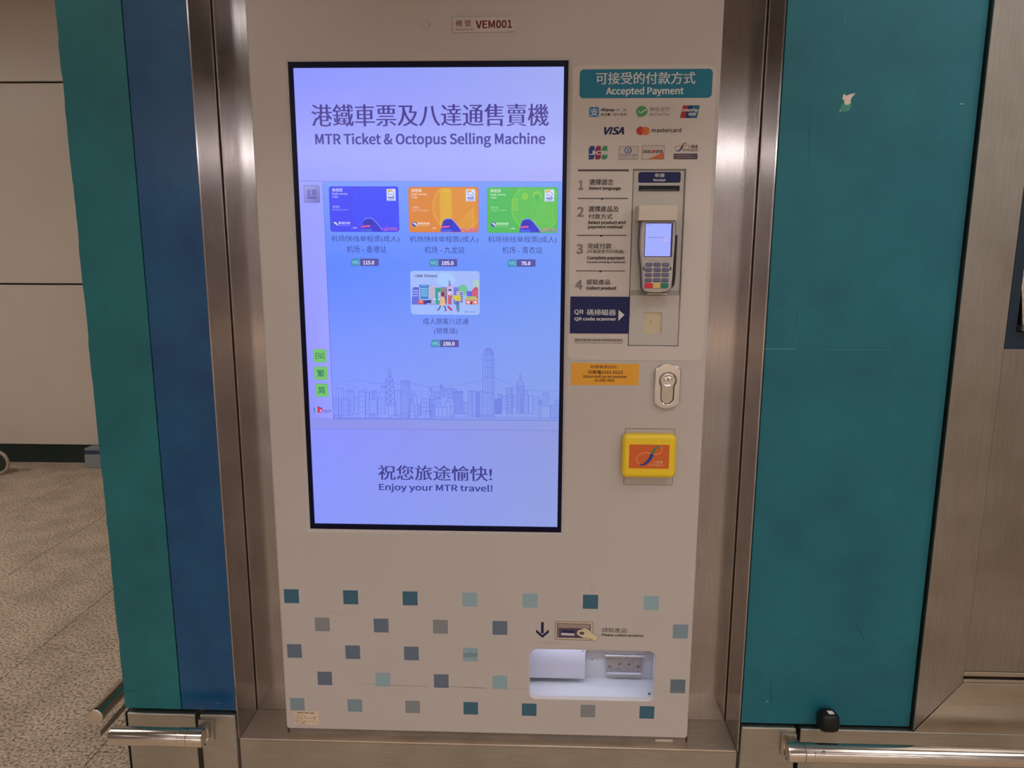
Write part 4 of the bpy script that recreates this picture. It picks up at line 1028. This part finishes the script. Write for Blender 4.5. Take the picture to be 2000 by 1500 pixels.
p.text('請取產品', 1176, 1226, 1224, 1236, BK, (-.002, -.008)); p.text('Please collect product', 1175, 1237.5, 1256.5, 1245, BK, (.03, .025))
p.build('collect_lettering', tm)

# ---- collection tray
ty = onY(1150, 1326, .088)[1]
tray = box('tray_back', TX0 - .01, TX1 + .01, .086, .0895, TZ0 - .008, TZ1 + .01, INNER, tm)
TFZ = TZ0 - .004
hexa('tray_floor', [(TX0 - .011, .0146, TFZ), (TX1 + .011, .0146, TFZ), (TX1 + .011, .0855, TFZ + .007), (TX0 - .011, .0855, TFZ + .007), (TX0 - .011, .0146, TFZ - .003), (TX1 + .011, .0146, TFZ - .003), (TX1 + .011, .0855, TFZ + .003), (TX0 - .011, .0855, TFZ + .003)], INNER, tm)
box('tray_side', TX0 - .011, TX0 - .009, .0146, .0858, TZ0 - .004, TZ1 + .011, INNER, tm); box('tray_side', TX1 + .009, TX1 + .011, .0146, .0858, TZ0 - .004, TZ1 + .011, INNER, tm)
fx = onY(1143, 1290, .06)[0]; fz = onY(1143, 1326, .06)[1]
box('tray_flap', TX0 - .008, fx, .060, .063, fz, TZ1 + .010, paint('flap_white', (198, 198, 212), rough=.3), tm, .0008)
box('tray_rail', fx + .004, TX1 + .008, .060, .066, onY(1200, 1277, .06)[1], onY(1200, 1270, .06)[1], paint('galvanised', (170, 166, 172), rough=.35, metal=.8, var=.1, vscale=60), tm, .0008)
hz0 = onY(1184, 1312, .074); hz1 = onY(1254, 1282, .074)
box('hinge_plate', hz0[0], hz1[0], .074, .0765, hz0[1], hz1[1], paint('worn_steel', (168, 164, 168), rough=.35, metal=.7, var=.12, vscale=80), tm, .0006)
lathe('hinge_barrel', [(0, hz0[0] - .004), (.0045, hz0[0] - .004), (.0045, hz1[0] + .006), (0, hz1[0] + .006)], (0, .070, hz1[1] + .003), 'x', paint('hinge_steel', (190, 186, 190), rough=.25, metal=.9), tm, 16)
box('hinge_foot', hz0[0] + .001, hz1[0] - .001, .070, .0765, hz0[1] - .0045, hz0[1] - .0005, paint('hinge_foot', (205, 203, 214), rough=.3), tm, .001)
for px_, py_ in ((1191, 1302), (1228, 1297.5), (1246.5, 1302.5), (1210, 1297)):
    c = onY(px_, py_, .073); lathe('bolt', [(0, -.0012), (.0024, -.001), (.0032, 0), (.0032, .0015)], (c[0], .0735, c[1]), 'y', paint('dull_bolt', (110, 106, 110), rough=.35, metal=.6), tm, 12)
for px_, py_, yy in ((1138, 1272, .0595), (1156.5, 1288, .0855)):
    c = onY(px_, py_, yy); lathe('rivet', [(0, -.0008), (.0015, -.0006), (.0018, 0), (.0018, .0006)], (c[0], yy, c[1]), 'y', paint('dull_bolt', (110, 106, 110)), tm, 12)
c = onY(1267.5, 1362, .03)
lathe('bolt', [(0, .003), (.0022, .0028), (.003, .0015), (.003, 0)], (c[0], .030, TFZ + .0015), 'z', MATS['dull_bolt'], tm, 12)
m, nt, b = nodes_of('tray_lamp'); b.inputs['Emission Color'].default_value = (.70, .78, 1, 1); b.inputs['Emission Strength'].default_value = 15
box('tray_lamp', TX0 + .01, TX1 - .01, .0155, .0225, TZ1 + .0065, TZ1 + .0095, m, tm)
box('tray_ceiling', TX0 - .011, TX1 + .011, .0146, .0858, TZ1 + .0098, TZ1 + .0115, INNER, tm)

# ================================================================ CARD TERMINAL
YT = -.034
ct = empty('card_terminal', (.4, -.015, 1.36), 'grey handheld payment terminal with lit screen and keypad, held under the cream hood', 'card terminal')
OUT = [(1254, 431), (1252, 450), (1250.5, 480), (1251.5, 500), (1254, 520), (1255, 545), (1255.5, 562), (1259, 569), (1268, 571.5), (1290, 572), (1305, 569), (1312, 561), (1314, 540), (1317, 500), (1319, 470), (1319.5, 440), (1318.5, 431)]
plate('body', [[onY(a_, b2, YT) for a_, b2 in OUT[::-1]]], YT, YT + .018, paint('terminal_grey', (196, 186, 180), rough=.38), ct, .004, 3)
OUT2 = [(a_ + (-3 if a_ < 1285 else 1.0), b2) for a_, b2 in OUT]
plate('back_shell', [[onY(a_, b2, YT + .018) for a_, b2 in OUT2[::-1]]], YT + .0185, .0044, paint('terminal_dark_grey', (104, 98, 116), rough=.45), ct, .002, 2)
s0 = onY(1261, 436, YT); s1 = onY(1309.5, 501, YT)
plate('screen_frame', [rr(s0[0] - .001, s1[1] - .001, s1[0] + .0028, s0[1] + .0012, .001)], YT - .0006, YT + .001, paint('frame_violet', (60, 56, 110), rough=.3), ct, .0002)
p = Print(YT - .0007); p.rect(1261.3, 436.4, 1308.8, 500.5, glow((158, 170, 255)))
p.rect(1264.5, 463, 1296, 464.4, glow((122, 132, 206)))
p.rect(1264, 437.5, 1274, 438.6, glow((128, 138, 208))); p.rect(1302, 437.5, 1307.5, 438.6, glow((128, 138, 208)))
for q in range(3): p.line([(1297, 467.5 + q * 1.6), (1303.5, 467.2 + q * 1.8)], .8, glow((224, 168, 196)))
p.build('screen', ct)
p = Print(YT - .0002); p.line([(1259, 503), (1262, 507), (1272, 509), (1298, 509), (1308, 507), (1311, 503)], .8, ink((150, 136, 128))); p.rect(1256.5, 521.5, 1258.8, 528, BLACK); p.rect(1308.5, 521.5, 1310.8, 528, BLACK); p.build('moulding_line', ct)
KEY = paint('key_grey', (112, 110, 140), rough=.3); KS = paint('key_rim', (88, 82, 92), rough=.45)
for r_, y in enumerate((516.5, 526.5, 536.5, 546.8)):
    for c_, x in enumerate((1267.2 - .35 * r_, 1283.8 - .35 * r_, 1300.4 - .5 * r_)):
        a_ = onY(x - 6.5, y - 3.3, YT); b2 = onY(x + 6.5, y + 3.3, YT)
        plate('key_socket', [rr(a_[0] - .0006, b2[1] - .0009, b2[0] + .0006, a_[1] + .0003, .0034, 5)], YT - .0004, YT + .0004, KS, ct)
        k = plate('key', [rr(a_[0], b2[1], b2[0], a_[1], .0029, 5)], YT - .0022, YT + .0002, KEY, ct, .0008, 2)
for x, nm, cc in ((1266.4, 'red key', (226, 40, 70)), (1282.6, 'yellow key', (232, 196, 120)), (1297.8, 'green key', (34, 128, 112))):
    a_ = onY(x - 7.2, 552.5, YT); b2 = onY(x + 7.2, 562.8, YT)
    k = plate('key', [rr(a_[0], b2[1], b2[0], a_[1], .0022, 5)], YT - .0024, YT + .0002, paint('key_' + nm.split()[0], cc, rough=.3), ct, .0009, 2); k['label'] = nm
# card swipe wing on the right side
WG = [(1318.5, 461), (1322.5, 458.5), (1323.5, 462), (1321.5, 500), (1319.5, 540), (1317.5, 556), (1313.5, 562), (1312, 557), (1315, 540), (1317.5, 500)]
plate('swipe_wing', [[onY(a_, b2, -.026) for a_, b2 in WG[::-1]]], -.026, .0042, paint('wing_black', (38, 24, 50), rough=.3), ct, .0008)
c0_ = onY(1264, 573.5, -.030); c1_ = onY(1303, 571.5, -.030)
box('cradle_lip', c0_[0], c1_[0], -.030, .0005, c0_[1] - .0012, c0_[1] + .0006, paint('cradle_cream', (214, 204, 190)), ct, .0004)

# ================================================================ YELLOW CARD READER
rd = empty('card_reader', (.49, -.01, 1.12), 'yellow rounded plastic contactless card reader pad with orange logo sticker', 'card reader')
YR = -.022
a_ = onY(1216, 846.5, YR * .6); b2 = onY(1318, 933, YR * .6)
plate('housing', [rr(a_[0], b2[1], b2[0], a_[1], .0125, 8)], YR, -.0008, YELLOW, rd, .009, 5, True)
a_ = onY(1229.5, 868, YR); b2 = onY(1306, 915.5, YR)
plate('logo_plate', [rr(a_[0], b2[1], b2[0], a_[1], .001)], YR - .0006, YR + .001, ink((222, 108, 52)), rd, .0002)
p = Print(YR - .0007)
loopmark(p, 1274, 887.5, 1.72, ink((238, 146, 84)), ink((238, 146, 84)), ink((46, 70, 150)), ink((70, 140, 90)))
p.text('八達通', 1275.5, 899.5, 1294, 905.5, ink((240, 190, 150)), (.01, .0)); p.text('Octopus', 1267.5, 905.5, 1294.5, 912, ink((240, 190, 150)), (.0, .0))
p.build('logo', rd)
